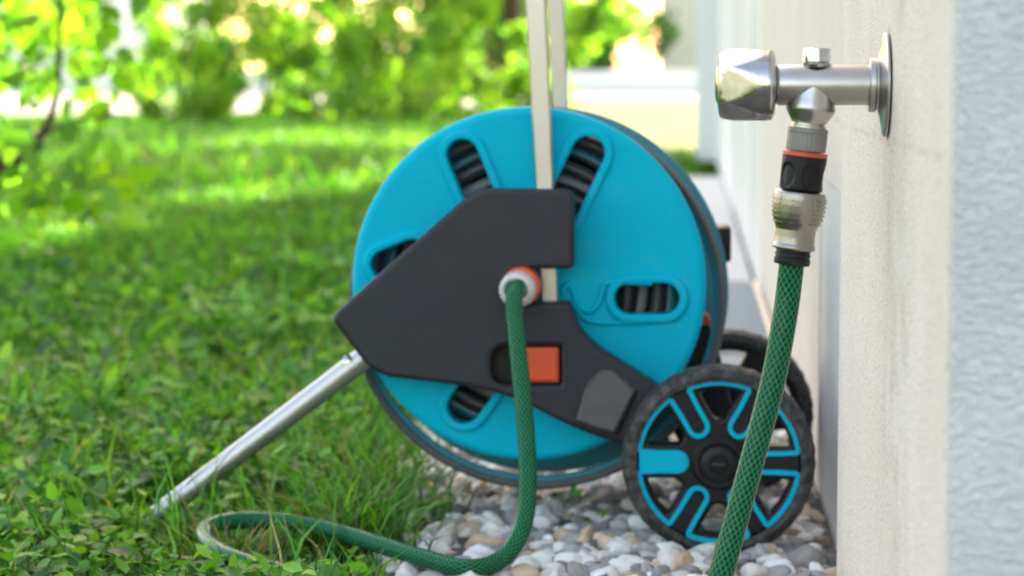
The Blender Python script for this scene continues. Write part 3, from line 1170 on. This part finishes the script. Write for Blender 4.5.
# --- anthracite side bracket
outl = [(332, 320), (336, 312), (462, 200), (480, 189), (570, 190), (574, 196), (574, 266), (569, 269), (529, 269), (525, 278), (525, 297), (530, 303), (569, 303), (572, 308),
        (578, 328), (594, 346), (616, 360), (660, 388), (640, 444), (616, 444), (572, 428), (512, 397), (470, 387), (384, 377), (366, 366), (351, 346)]
rads = [4, 5, 30, 18, 5, 3, 5, 4, 8, 6, 6, 6, 5, 5, 12, 12, 12, 6, 6, 12, 25, 25, 30, 14, 10, 8]
slot_hole = capsule(509, 365, 545, 365, 18.5)
bo = fillet(outl, rads, 4)


def bracket(front, thick, dx, holes, parent):
    s = front / BD
    base = [(P(x, y, BD).x + dx, P(x, y, BD).z) for x, y in bo]
    hs = [[(P(x, y, BD).x + dx, P(x, y, BD).z) for x, y in h] for h in holes]
    return extrude('side_bracket', [base] + hs, front, thick, 0.0045, M['anthracite'], parent)


hole = fillet([(491, 346), (561, 346), (561, 385), (491, 385)], [16, 3, 3, 16], 6)
br = bracket(BD, 0.030, 0.0, [hole], reel)
bracket(2.315, 0.026, 0.006, [], reel)
# raised facet on the bracket tail, its colour lightened for sky sheen
fct = extrude('bracket_facet', [px_outline(fillet([(584, 386), (604, 356), (640, 390), (617, 436), (592, 430), (574, 422)], 4), BD)], BD - 0.001, 0.02, 0.005, M['worn'], br)
zs = [v.co.z for v in fct.data.vertices]
for v in fct.data.vertices:
    v.co.y += (v.co.z - min(zs)) / (max(zs) - min(zs)) * 0.009 - 0.0065
# recess back wall and orange slide
bm = bmesh.new()
a, b = P(489, 388, 2.1), P(563, 344, 2.1)
box(bm, (a.x, 2.108, a.z), (b.x, 2.112, b.z))
from_bm('recess', bm, M['black'], br, False)
extrude('slide_button', [px_outline(fillet([(524, 347.5), (559, 347.5), (559, 383.5), (524, 383.5)], 3), BD)], BD + 0.002, 0.02, 0.003, M['orange'], br)

# --- handle poles (front and rear) and the grip joining them
def pole(pa, pb, r0, r1, mat_, name='handle_pole'):
    bm = bmesh.new()
    pa, pb = Vector(pa), Vector(pb)
    d = (pb - pa).normalized()
    s = Vector((1, 0, 0))
    w = d.cross(s).normalized()
    s = w.cross(d)
    prof = [(-1, -.6), (-.8, -.95), (-.25, -1), (-.16, -.86), (.16, -.86), (.25, -1), (.8, -.95), (1, -.6), (1, .6), (.8, 1), (-.8, 1), (-1, .6)]
    A, B = [], []
    for (u, t) in prof:
        A.append(bm.verts.new(pa + s * u * r0 + w * -t * r0 * 0.8))
        B.append(bm.verts.new(pb + s * u * r1 + w * -t * r1 * 0.8))
    n = len(prof)
    for i in range(n):
        j = (i + 1) % n
        bm.faces.new((A[i], A[j], B[j], B[i]))
    bm.faces.new(A)
    bm.faces.new(B)
    return from_bm(name, bm, mat_, reel, True, 25)


d1, d2 = 2.113, 2.302
f0, f1 = P(552, 340, d1), P(536, 0, d1)
ft = f1 + (f1 - f0) * (0.86 - f1.z) / (f1.z - f0.z)
pole(f0, ft, 0.0072, 0.0112, M['alu'])
r0_, r1_ = P(566, 240, d2), P(556, 0, d2)
rt = r1_ + (r1_ - r0_) * (0.86 - r1_.z) / (r1_.z - r0_.z)
pole(r0_, rt, 0.0066, 0.0092, M['alu'])
bm = bmesh.new()
hp = [ft + Vector((0, 0, -0.01)), ft + Vector((0, 0.01, 0.03)), ft.lerp(rt, 0.2) + Vector((0, 0, 0.05)), ft.lerp(rt, 0.8) + Vector((0, 0, 0.05)), rt + Vector((0, -0.01, 0.03)), rt + Vector((0, 0, -0.01))]
tube(bm, spline(hp, 0.006), 0.0135, 16)
from_bm('handle_grip', bm, M['anthracite'], reel)

# --- silver leg tube
la, lb = P(372, 352, 2.118), P(147, 523, 2.118)
ld = (lb - la).normalized()
bm = bmesh.new()
n = 2
pts, rr_ = [], []
for i in range(n + 1):
    t = i / n
    pts.append(la.lerp(lb, t))
    rr_.append(0.0105 - 0.0012 * t)
tube(bm, pts, rr_, 24)
leg = from_bm('leg', bm, M['steel'], reel)
bm = bmesh.new()
tube(bm, [lb - ld * 0.001, lb + ld * 0.004, lb + ld * 0.008, lb + ld * 0.011], [0.0092, 0.0089, 0.0072, 0.0035], 20)
from_bm('end_cap', bm, mat('faded_cap', (0.58, 0.34, 0.22), 0.5), leg)
bm = bmesh.new()
hc = P(347, 361, 2.108)
lathe(bm, [(0, 0.0042), (0.0006, 0.0042), (0.0012, 0.0028), (0.0012, 0.0)], hc + Vector((0, 0.0005, 0.0015)), (0, -1, 0.45), 20, None, None, False)
from_bm('rivet', bm, M['chrome'], leg)

# --- rear crank block, orange clip, dark strut, axle
bm = bmesh.new()
a, b = P(708, 261, 2.32), P(731, 226, 2.32)
box(bm, (a.x, 2.30, a.z), (b.x, 2.345, b.z), 0.003)
box(bm, (P(640, 250, 2.33).x, 2.325, P(640, 250, 2.33).z), (a.x + 0.005, 2.34, P(640, 238, 2.33).z), 0.002)
from_bm('crank_handle', bm, M['black'], reel)
extrude('clip', [px_outline(fillet([(690, 312), (708, 314), (711, 322), (704, 326), (690, 326)], 2), 2.2)], 2.195, 0.02, 0.002, M['orange'], reel)
extrude('clip', [px_outline(fillet([(694, 396), (712, 392), (713, 397), (696, 402)], 1.5), 2.2)], 2.215, 0.02, 0.002, M['orange'], reel)
extrude('strut', [px_outline(fillet([(678, 378), (697, 326), (711, 326), (722, 366), (735, 420), (735, 472), (700, 478), (672, 430)], 4), 2.2)], 2.2, 0.05, 0.004, M['black'], reel)
wc = P(718.5, 460, WD)
rwc = P(728, 417, 2.345)
bm = bmesh.new()
tube(bm, [Vector((wc.x, WD, wc.z)), Vector((rwc.x, 2.345, wc.z))], 0.007, 16)
from_bm('axle', bm, M['steel'], reel)

# --- wheels
WR = 97 / FPX * WD


def wheel(center, face, teal):
    """face -1: outer side towards the camera"""
    c = Vector(center)

    def D(y):            # local depth measured from the outer face inwards
        return c.y + face * (0.018 - y) if face < 0 else c.y + (0.018 - y)
    segs = 144
    bm = bmesh.new()
    prof = [(-0.017, WR * 0.845), (-0.018, WR * 0.90), (-0.0155, WR * 0.965), (-0.009, WR * 0.995), (0, WR), (0.009, WR * 0.995), (0.0155, WR * 0.965), (0.018, WR * 0.90), (0.017, WR * 0.845), (-0.017, WR * 0.845)]
    rfun = lambda t, a, r: r * (1 + (0.0035 * (1 if int(a / (2 * PI) * segs) % 4 < 2 else -1) if r > WR * 0.96 else 0)) + 0.0006 * mnoise.noise(Vector((math.cos(a) * 9, math.sin(a) * 9, t * 60)))
    lathe(bm, prof, c, (0, 1, 0), segs, rfun, cap=False)
    bmesh.ops.remove_doubles(bm, verts=bm.verts, dist=1e-6)
    ty = from_bm('wheel', bm, M['tyre'], reel, True, 35)
    hs = []
    for k in range(6):
        th = R(60 * k + 30)
        half = R(30)
        def pt(r, ang): return (c.x + WR * r * math.cos(ang), c.z + WR * r * math.sin(ang))
        aout = half - math.asin(0.175 / 0.76)
        arc = [pt(0.76, th + aout * u) for u in np.linspace(-1, 1, 7)]
        inner = [pt(0.44, th + (half - math.asin(0.175 / 0.44))), pt(0.44, th - (half - math.asin(0.175 / 0.44)))]
        poly = arc + inner
        hs.append(fillet(poly, [0.008] + [0] * 5 + [0.008] + [0.004, 0.004], 4))
    y0 = c.y - 0.0125 if face < 0 else c.y - 0.0115
    rim = extrude('rim', [circle(c.x, c.z, WR * 0.855, 96)] + hs, y0, 0.024, 0.003, M['black'], ty)
    bm = bmesh.new()
    dirv = (0, -1, 0) if face < 0 else (0, 1, 0)
    lathe(bm, [(0.0, WR * 0.30), (0.014, WR * 0.29), (0.017, WR * 0.25), (0.017, WR * 0.21), (0.020, WR * 0.20), (0.024, WR * 0.185), (0.0255, WR * 0.15), (0.0255, WR * 0.095), (0.0225, WR * 0.085), (0.0225, 0.0)],
          (c.x, c.y, c.z), dirv, 48, None, None, False)
    hub = from_bm('hub_cap', bm, M['black'], ty)
    bm = bmesh.new()
    yy = c.y - 0.0262 if face < 0 else c.y + 0.0262
    box(bm, (c.x - WR * 0.075, yy - 0.001, c.z - WR * 0.022), (c.x + WR * 0.075, yy + 0.004, c.z + WR * 0.022), 0.0008)
    from_bm('hub_slot', bm, M['anthracite'], hub)
    # teal outline running round the rim and in and out along each spoke
    line = []
    def pl(r, off, th):
        return (c.x + WR * (r * math.cos(th) - off * math.sin(th)), c.z + WR * (r * math.sin(th) + off * math.cos(th)))
    for k in range(6):
        th = R(60 * k)
        hw = 0.105
        ro = math.sqrt(0.82 ** 2 - hw ** 2)
        a0 = math.asin(hw / 0.82)
        for u in (0.09, 0.045, 0.015):
            ang = th - a0 - u
            line.append((c.x + WR * 0.825 * math.cos(ang), c.z + WR * 0.825 * math.sin(ang)))
        line.append(pl(ro - 0.015, -hw, th))
        for r in (ro - 0.06, 0.62, 0.50, 0.42): line.append(pl(r, -hw * (0.92 if r < .7 else 1), th))
        for u in np.linspace(-75, 75, 7): line.append(pl(0.42 - 0.095 * math.cos(R(u)), 0.095 * math.sin(R(u)), th))
        for r in (0.42, 0.50, 0.62, ro - 0.06): line.append(pl(r, hw * (0.92 if r < .7 else 1), th))
        line.append(pl(ro - 0.015, hw, th))
        for u in (0.015, 0.045, 0.09):
            ang = th + a0 + u
            line.append((c.x + WR * 0.825 * math.cos(ang), c.z + WR * 0.825 * math.sin(ang)))
        nxt = R(60 * (k + 1)) - a0 - 0.09
        cur = th + a0 + 0.09
        for u in np.linspace(0, 1, 8)[1:-1]:
            ang = cur + (nxt - cur) * u
            line.append((c.x + WR * 0.825 * math.cos(ang), c.z + WR * 0.825 * math.sin(ang)))
    yt = c.y - 0.0128 if face < 0 else c.y + 0.0128
    bm = bmesh.new()
    n_ = len(line)
    rings = []
    for i in range(n_):
        p0, p1 = Vector(line[i - 1]), Vector(line[(i + 1) % n_])
        t = (p1 - p0).normalized()
        nr = Vector((t.y, -t.x))
        w_ = WR * 0.026
        row = []
        for (s, h) in ((-1, 0.003), (-1, -0.0012), (-0.75, -0.0022), (0.75, -0.0022), (1, -0.0012), (1, 0.003)):
            q = Vector(line[i]) + nr * s * w_
            row.append(bm.verts.new((q.x, yt + (h if face < 0 else -h), q.y)))
        rings.append(row)
    for i in range(n_):
        A, B = rings[i], rings[(i + 1) % n_]
        for k in range(5):
            bm.faces.new((A[k], A[k + 1], B[k + 1], B[k]))
    from_bm('teal_outline', bm, M['teal'], ty, True, 50)
    th = PI
    hw = 0.115
    poly = [pl(0.82, -hw, th), pl(0.40, -hw, th), pl(0.335, -hw * 0.6, th), pl(0.325, 0, th), pl(0.335, hw * 0.6, th), pl(0.40, hw, th), pl(0.82, hw, th)]
    extrude('teal_spoke', [poly], yt - (0.0026 if face < 0 else 0.0014), 0.004, 0.001, M['teal'], ty)
    return ty


wheel((wc.x, WD, wc.z), -1, True)
wheel((rwc.x, 2.345, wc.z), 1, True)

# ================================================================== WATER TAP
TD = 1.42
S = TD / FPX                                # metres per photo pixel at the tap


def TP(px, py, dy=0.0):
    p = P(px, py, TD)
    p.y += dy
    return p


ax0 = TP(772, 85)
tapz = TP(820, 85).z
tap = thing('water_tap', 'worn chrome outdoor water tap on a round wall plate', 'tap', (PX, TD, tapz))
xw = PX


def X(px): return TP(px, 85).x


def lx(name, prof_px, material, segs=48, rfun=None, parent=tap, angle=40):
    bm = bmesh.new()
    prof = [(X(p) - X(700), r * S) for p, r in prof_px]
    lathe(bm, prof, (X(700), TD, tapz), (1, 0, 0), segs, rfun, up=(0, 0, 1))
    return from_bm(name, bm, material, parent, True, angle)


# pipe body + slanted outlet in one casting
bm = bmesh.new()
lathe(bm, [((X(p) - X(700)), r * S) for p, r in ((776, 17), (776.5, 18.6), (778, 19.6), (780, 20), (800, 20.2), (840, 20), (868, 20), (872, 20))], (X(700), TD, tapz), (1, 0, 0), 64, up=(0, 0, 1))
od = (TP(791, 270) - TP(813.6, 85)).normalized()
oo = TP(813.6, 85)
lathe(bm, [(t * S, r * S) for t, r in ((0, 19.7), (8, 21.0), (16, 23.0), (21, 24.3), (24, 24.5), (26, 23.9), (32.5, 20.2), (34.5, 18.6), (36, 18), (37.5, 17.8), (38, 16), (40, 16), (40.5, 17.6), (43, 17.6), (44, 16))], oo, od, 64)
body = from_bm('body', bm, M['satin'], tap, True, 28)
# small vent cap on top
bm = bmesh.new()
vc = TP(816.5, 67)
lathe(bm, [(t * S, r * S) for t, r in ((0, 14), (1, 14.5), (3.5, 14.5), (4.5, 12.5), (5, 12.6), (5.5, 13.6), (17, 13.6), (18, 13), (18.6, 11.5), (18.6, 0))], vc, (0, 0, 1), 48, lambda t, a, r: r * (1 - (0.05 * (0.5 + 0.5 * math.cos(10 * a)) if 5.6 * S < t < 17.9 * S else 0)), cap=False)
from_bm('vent_cap', bm, M['chrome'], tap, True, 30)
# escutcheon
lx('wall_plate', [(868.5, 20.3), (868.5, 25.5), (869.5, 26.8), (874, 27), (875.5, 26.2), (876, 24.8), (877.5, 24.8), (878.2, 26), (879.5, 30), (881.3, 38), (882.8, 46), (883.4, 50), (884.2, 51.4), (886.2, 51.4), (886.2, 20)], M['satin'], 96, None, tap, 30)
# knob: rounded body with flats that run out towards its collar
NF = 6


def knob_r(t, a, r):
    px = 700 + t / (X(701) - X(700))
    k = (px - 718) / 50.0
    if k > 0.97 or k < -0.02: return r
    flat = 28.2 + 8.6 * max(0, k)
    ph = a % (2 * PI / NF) - PI / NF
    lim = flat * S / max(0.2, math.cos(ph))
    # smooth minimum
    q = 64.0
    return (r ** -q + lim ** -q) ** (-1 / q)


kp = [(717.6, 21.5), (718.0, 24.5), (719, 29), (720.5, 32.2), (723, 34.6), (727, 35.4)] + [(727 + i * 2.4, 35.5 - 0.02 * i) for i in range(1, 17)] + [(767.5, 35.2), (768, 34.2), (769, 34.2), (769.6, 35), (771.5, 34.8), (773.5, 32.8), (775, 29), (775.5, 20)]
knob = lx('knob', kp, M['chrome'], 180, knob_r, tap, 20)
bm = bmesh.new()
lathe(bm, [(0, 0), (0.0, 17 * S), (1.5 * S, 19.5 * S), (4 * S, 21 * S)], (X(716.4), TD, tapz), (1, 0, 0), 48, cap=False)
kc = from_bm('bezel', bm, M['brass'], knob)
bm = bmesh.new()
lathe(bm, [(0, 0), (0.3 * S, 9 * S), (1.2 * S, 15 * S), (2.2 * S, 16.5 * S)], (X(714.6), TD, tapz), (1, 0, 0), 48, cap=False)
from_bm('cold_marker', bm, mat('teal_marker', (0.005, 0.22, 0.20), 0.25), knob)
lx('seal', [(775, 17.5), (775, 18.6), (777.3, 18.6), (777.3, 17)], M['rubber'])
# grey ribbed adapter nut screwed on the outlet
bm = bmesh.new()
lathe(bm, [(t * S, r * S) for t, r in ((42.5, 15), (42.5, 18.6), (43.5, 19.8), (47, 20), (48, 19.4), (49, 19.9), (63, 19.9), (65, 19.6), (66, 18.5), (66, 15), (70, 15))], oo, od, 144,
      lambda t, a, r: r * (1 - (0.03 if (48.5 * S < t < 64 * S and math.cos(24 * a) > 0.6) else 0)))
from_bm('adapter_nut', bm, M['grey_nut'], tap, True, 30)

# ================================================================== GARDEN HOSE
hose = thing('garden_hose', 'green braided garden hose with snap connectors running from the tap to the reel', 'hose', (-0.25, 2.05, 0))


def ol(name, prof, material, segs=96, rfun=None, parent=hose, angle=30):
    bm = bmesh.new()
    lathe(bm, [(t * S, r * S) for t, r in prof], oo, od, segs, rfun)
    return from_bm(name, bm, material, parent, True, angle)


def recess_r(t, a, r):
    """oval thumb recesses round the black sleeve"""
    tt = (t / S - 91) / 13.5
    k = (a + 1.01) % (2 * PI / 5) - PI / 5
    d = math.sqrt(tt * tt + (k / 0.50) ** 2)
    return r - (1.9 * S * min(1, max(0, (1.0 - d) * 5)) if d < 1 else 0)


con = ol('snap_connector', [(69.5, 16), (69.5, 21.6)] + [(70 + i * 1.1, 22.2 - 0.02 * i) for i in range(30)] + [(103.5, 21.4), (105, 20.2), (106, 17.5), (109, 17.5)], M['black'], 160, recess_r)
ol('orange_ring', [(66.8, 15), (66.8, 21.4), (67.5, 22.3), (70.6, 22.4), (71.2, 21.8), (71.2, 16)], M['orange'], 64, None, con)


def grip_r(t, a, r):
    tt = t / S
    k = a % (2 * PI / 7) - PI / 7
    if 114 < tt < 140 and abs(k) < 0.30:
        edge = abs(k) > 0.25 or tt < 115.4 or tt > 138.4
        rib = (tt - 114) % 4.4 < 2.3 and abs(k) < 0.21
        return r
    return r


def cl_r(t):
    pts = [(107, 25.0), (109, 25.8), (114, 26.1), (120, 26.0), (127, 25.4), (133, 24.4), (138, 22.9), (141, 21.2), (144, 20.1), (152, 19.9), (158, 20.1), (161, 21.4), (163.5, 21.6)]
    for (a, ra), (b, rb) in zip(pts, pts[1:]):
        if a <= t <= b: return ra + (rb - ra) * (t - a) / (b - a)
    return pts[-1][1]


ol('collar', [(106.2, 16), (106.2, 23.6)] + [(107 + i * 0.7, cl_r(107 + i * 0.7)) for i in range(80)] + [(163.8, 21), (164.4, 19), (164.4, 15)], M['nickel'], 224, grip_r, con, 30)
bm = bmesh.new()
e1 = (Vector((0, -1, 0)) - od * Vector((0, -1, 0)).dot(od)).normalized()
e2 = od.cross(e1)


def pad(tc_, ang, wt, wa, hh):
    """small raised pad on the collar: centre t, angle, length along the axis, width round it, height"""
    r_ = cl_r(tc_)
    sl = (cl_r(tc_ + 1) - cl_r(tc_ - 1)) / 2
    rad_ = e1 * math.cos(ang) + e2 * math.sin(ang)
    tan_ = od.cross(rad_)
    al = (od + rad_ * sl).normalized()
    nr_ = (rad_ - od * sl).normalized()
    c_ = oo + od * tc_ * S + rad_ * r_ * S
    vs = []
    for hgt, k in ((-0.8, 1.0), (hh * .6, 1.0), (hh, 0.8)):
        for (u, w_) in ((-1, -1), (1, -1), (1, 1), (-1, 1)):
            ka = 1 - (1 - k) * 0.5 * min(wt, wa) / wa * 1.5
            kt = 1 - (1 - k) * 0.5 * min(wt, wa) / wt * 1.5
            vs.append(bm.verts.new(c_ + (al * u * wt / 2 * kt + tan_ * w_ * wa / 2 * ka + nr_ * hgt) * S))
    for q_ in (0, 4):
        for i in range(4):
            j = (i + 1) % 4
            bm.faces.new((vs[q_ + i], vs[q_ + j], vs[q_ + 4 + j], vs[q_ + 4 + i]))
    bm.faces.new(vs[8:12])


for k in range(7):
    an = 2 * PI * k / 7 + 0.12
    for i in range(5):
        pad(115 + i * 4.4, an, 1.9, 10.5 - 0.5 * i, 0.9)
    for tt_ in (112.2, 137.6):
        pad(tt_, an, 1.1, 13.0, 0.6)
from_bm('grip_ribs', bm, M['nickel'], con, True, 30)
ol('sleeve_end', [(163, 15), (163, 17.6), (166, 17.6), (166.4, 16.8), (167.6, 16.8), (168, 17.7), (171, 17.8), (171.4, 17), (172.6, 17), (173, 18), (178, 18.2), (179, 17.8), (179.6, 16.5), (179.6, 12)], M['black'], 64, None, con)

hr = 0.0074
t0 = oo + od * 172 * S
pts = [t0, oo + od * 182 * S, P(787.5, 300, 1.42), P(781, 340, 1.418), P(772.5, 383, 1.416), P(761, 428, 1.414), P(748, 476, 1.412), P(735.5, 522, 1.410), P(721, 576, 1.408), P(704, 640, 1.41), P(684, 705, 1.42)]
pts += [Vector((-0.035, 1.46, 0.014)), Vector((-0.10, 1.56, 0.012)), Vector((-0.19, 1.72, 0.012)), Vector((-0.26, 1.85, 0.012))]
pts += [G(330, 582, 0.018), G(280, 572, 0.022), G(238, 560, 0.026), G(211, 546, 0.028), G(204, 533, 0.030), G(215, 524, 0.032), G(245, 520, 0.032), G(285, 522, 0.030), G(320, 528, 0.028), G(355, 537, 0.026), G(390, 548, 0.023), G(430, 560, 0.020), G(466, 568.5, 0.018)]
pts += [P(497, 562, 1.908), P(517, 541, 1.92), P(526.5, 508, 1.938), P(527.5, 460, 1.955), P(524, 410, 1.972), P(518.5, 355, 1.993), P(514.5, 315, 2.018), P(514.5, 296, 2.030), P(517, 288, 2.046), P(520, 287, 2.07)]
bm = bmesh.new()
tube(bm, spline(pts, 0.0035), hr, 24, True)
from_bm('hose_tube', bm, M['hose'], hose, True, 180)
# swivel connector on the bracket
rc0 = P(521, 287, BD)
bm = bmesh.new()
q = BD / FPX
lathe(bm, [(0, 18 * q), (0, 19.5 * q), (0.006, 20 * q), (0.012, 19 * q), (0.013, 15 * q)], rc0 + Vector((0.001, 0.001, 0.001)), (-0.08, -1, 0), 48)
rcon = from_bm('reel_connector', bm, M['orange'], hose)
bm = bmesh.new()
lathe(bm, [(0.0125, 14 * q), (0.0125, 17.8 * q), (0.017, 18.6 * q), (0.024, 17.8 * q), (0.0295, 15.8 * q), (0.031, 13.5 * q), (0.030, 11 * q), (0.02, 9.5 * q)], rc0 + Vector((0, 0.001, 0)), (-0.10, -1, -0.03), 64, lambda t, a, r: r * (1 - (0.04 if math.cos(20 * a) > 0.55 and 0.015 < t < 0.028 else 0)), cap=False)
from_bm('white_nut', bm, M['white_plastic'], rcon)

# ================================================================== TREES AND BUSHES
def trunk_mesh(parent, segs_list, name='trunk'):
    bm = bmesh.new()
    for pts, r0, r1 in segs_list:
        ps = spline(pts, 0.12)
        n = len(ps)
        tube(bm, ps, [r0 + (r1 - r0) * i / (n - 1) for i in range(n)], 10)
    return from_bm(name, bm, M['bark'], parent)


def bush(name, label, cat, x, y, w, h, n, size, greens, zlow=0.05, group=None, clumps=26, stems=3, light=None):
    t = thing(name, label, cat, (x, y, 0), group)
    rg = RNG
    cl, sg = [], []
    for k in range(clumps):
        a = rg.uniform(0, 2 * PI)
        rr = w * 0.5 * math.sqrt(rg.uniform(0.02, 1))
        zz = zlow + (h - zlow) * rg.uniform(0, 1) ** 1.5
        sh = 0.75 + 0.25 * math.sin(PI * min(1, 0.15 + 0.85 * zz / h))
        cl.append((x + rr * math.cos(a) * sh, y + rr * math.sin(a) * sh * 0.8, zz, rg.uniform(0.13, 0.30) * min(w, h) * 0.55))
    for k in range(stems):
        c = cl[rg.integers(len(cl))]
        b = (x + rg.uniform(-.12, .12) * w * 0.4, y + rg.uniform(-.1, .1), -0.05)
        mid = ((b[0] * .6 + c[0] * .4), (b[1] * .6 + c[1] * .4), c[2] * 0.55 + 0.1)
        sg.append(([b, mid, c[:3]], 0.014 * h / 2.5, 0.005))
    trunk_mesh(t, sg)
    ci = rg.integers(0, clumps, n)
    C_ = np.array(cl)
    d = rg.standard_normal((n, 3))
    d /= np.linalg.norm(d, axis=1, keepdims=True)
    pos = C_[ci, :3] + d * (C_[ci, 3] * rg.uniform(0.25, 1.0, n) ** 0.6)[:, None]
    pos[:, 2] = np.maximum(pos[:, 2], 0.03)
    c = col_var(n, greens, 0.18)
    c *= rg.uniform(0.75, 1.25, clumps)[ci][:, None]
    v, f, c = leaves(pos, size * rg.uniform(0.6, 1.3, n), np.clip(c, 0.01, 0.5), 0.15, 0.6)
    link('crown', np_mesh('crown', v, f, c), M['leaf'], t, False)


BG = [(0.065, 0.20, 0.02), (0.10, 0.26, 0.022), (0.13, 0.28, 0.025), (0.05, 0.16, 0.02)]
YG = [(0.18, 0.34, 0.03), (0.26, 0.41, 0.04), (0.12, 0.30, 0.025)]
g1 = 'bushes at the end of the lawn'
bush('bush', 'yellow-green loose bush at the far end of the lawn, left of the others', 'bush', -4.3, 20.2, 1.5, 2.3, 5200, 0.075, YG, 0.04, g1, 34)
bush('bush', 'light green bush at the lawn end left of the reel drum', 'bush', -3.35, 21.2, 1.7, 2.4, 6400, 0.075, YG + BG[:2], 0.04, g1, 36)
bush('bush', 'dappled bush at the lawn end above the left side of the drum', 'bush', -2.4, 20.3, 1.6, 2.2, 5600, 0.075, YG, 0.04, g1, 36)
bush('bush', 'mid green bush at the lawn end just left of the handle poles', 'bush', -1.75, 21.8, 1.5, 2.5, 6500, 0.08, YG + BG[:2], 0.04, g1, 34)
bush('bush', 'deep green bush behind the gap of the front row, left of the handle poles', 'bush', -3.0, 26.5, 2.6, 3.4, 9000, 0.10, BG, 0.06, g1, 40)
bush('bush', 'broad bush of the back row behind the yellow-green one', 'bush', -5.0, 27.5, 2.2, 3.2, 7000, 0.10, BG, 0.5, g1, 34)
bush('bush', 'tall back bush showing between the two handle poles and the drum top', 'bush', -1.75, 30.0, 2.3, 3.4, 7000, 0.11, BG + YG, 0.75, g1, 36)
bush('bush', 'broad bush at the far left behind the young tree', 'bush', -7.0, 24.0, 2.4, 3.0, 7000, 0.09, BG, 0.9, g1, 34)
bush('bush', 'big dark bush beyond the low white wall right of the handle poles', 'bush', -3.6, 64, 6.0, 6.0, 9000, 0.26, BG[:1] + BG[3:], 0.1, g1, 40)

def lawn_shade_tree(label, x, y, rad, z0, z1, n):  # crowns out of view, added to cast shade on the lawn
    t = thing('lawn_shade_tree', label, 'tree', (x, y, 0), 'tall trees added to shade the lawn')
    rg = RNG
    sg = [([(x, y, -0.05), (x + .05, y, z0 * .6), (x - .05, y + .05, z0), (x, y, z1 * 0.85)], 0.10, 0.025)]
    cl = []
    for k in range(34):
        a, q = rg.uniform(0, 2 * PI), math.sqrt(rg.uniform(0.03, 1))
        u = rg.uniform(0, 1)
        rr = rad * q * (0.45 + 0.55 * math.sin(PI * min(1, 0.2 + 0.75 * u)))
        cl.append((x + rr * math.cos(a), y + rr * math.sin(a), z0 + (z1 - z0) * u, rg.uniform(0.35, 0.75) * rad * 0.45))
    for k in range(9):
        c = cl[k]
        zb = z0 * 0.75 + (c[2] - z0) * 0.5
        sg.append(([(x, y, zb), ((x + c[0]) / 2, (y + c[1]) / 2, (zb + c[2]) / 2 + .15), c[:3]], 0.035, 0.01))
    trunk_mesh(t, sg)
    C_ = np.array(cl)
    ci = rg.integers(0, len(cl), n)
    d = rg.standard_normal((n, 3))
    d /= np.linalg.norm(d, axis=1, keepdims=True)
    pos = C_[ci, :3] + d * (C_[ci, 3] * rg.uniform(0.2, 1, n) ** 0.5)[:, None]
    v, f, c = leaves(pos, 0.21 * rg.uniform(0.6, 1.3, n), np.clip(col_var(n, BG, 0.18), 0.01, 0.5), 0.15, 0.6)
    link('crown', np_mesh('crown', v, f, c), M['leaf'], t, False)


lawn_shade_tree('added shade tree behind the mid green bush, slim trunk just left of the handle poles', -1.75, 23.2, 2.0, 3.1, 11.5, 8000)
lawn_shade_tree('added shade tree rising behind the light green bush left of the drum', -3.4, 23.4, 2.1, 3.1, 12.0, 8000)
lawn_shade_tree('added shade tree rising behind the yellow-green bush at the left end of the row', -5.1, 22.8, 2.1, 3.0, 11.5, 8000)

lawn_shade_tree('unseen shade tree added behind the far end of the white side wall', 1.4, 21.5, 2.1, 6.0, 12.5, 9000)  # hidden by the house, added only to shade the sunlit lawn

# young tree close on the left, its crown reaching into the picture
yt = thing('young_tree', 'young tree with dark slanting trunk and large soft leaves at the left edge', 'tree', (-1.62, 5.0, 0))
tb = P(-40, 250, 5.0)
trunk_mesh(yt, [([Vector((-1.66, 5.0, -0.03)), tb, P(6, 184, 5.0), P(40, 136, 5.0)], 0.028, 0.017),
                ([P(40, 137, 5.0), P(58, 90, 5.05), P(60, -60, 5.1)], 0.010, 0.003),
                ([P(8, 180, 5.0), P(-40, 90, 4.95), P(-60, -40, 4.9)], 0.016, 0.006),
                ([P(40, 135, 5.0), P(85, 118, 4.9), P(130, 116, 4.85)], 0.006, 0.002)])
n = 2500
px_ = RNG.uniform(-190, 165, n)
py_ = RNG.uniform(-300, 205, n)
dd = RNG.uniform(4.6, 5.5, n)
keep = []
pos = []
for a, b, c_ in zip(px_, py_, dd):
    p = P(a, b, c_)
    k = mnoise.noise(Vector((a * 0.012, b * 0.012, c_ * 2.0)))
    lim = 165 - 0.10 * max(0, b) * (1 if b < 120 else 1.2)
    dens = 0.38 + 0.9 * k
    if 85 < b < 130: dens -= 0.45
    if a > 110: dens -= (a - 110) / 90
    if RNG.uniform(0, 1) < dens + 0.12:
        pos.append(p)
pos = np.array([tuple(p) for p in pos])
n = len(pos)
dirs = np.stack([RNG.normal(0, .6, n), RNG.normal(0, .6, n), RNG.normal(-0.8, 0.4, n)], 1)
c = col_var(n, [(0.13, 0.31, 0.022), (0.17, 0.36, 0.028), (0.22, 0.40, 0.03), (0.10, 0.25, 0.025)], 0.15)
v, f, c = leaves(pos, 0.075 * RNG.uniform(0.6, 1.3, n), c, 0.1, 0.62, 0.2, dirs)
link('crown', np_mesh('crown', v, f, c), M['leaf'], yt, True, 180)
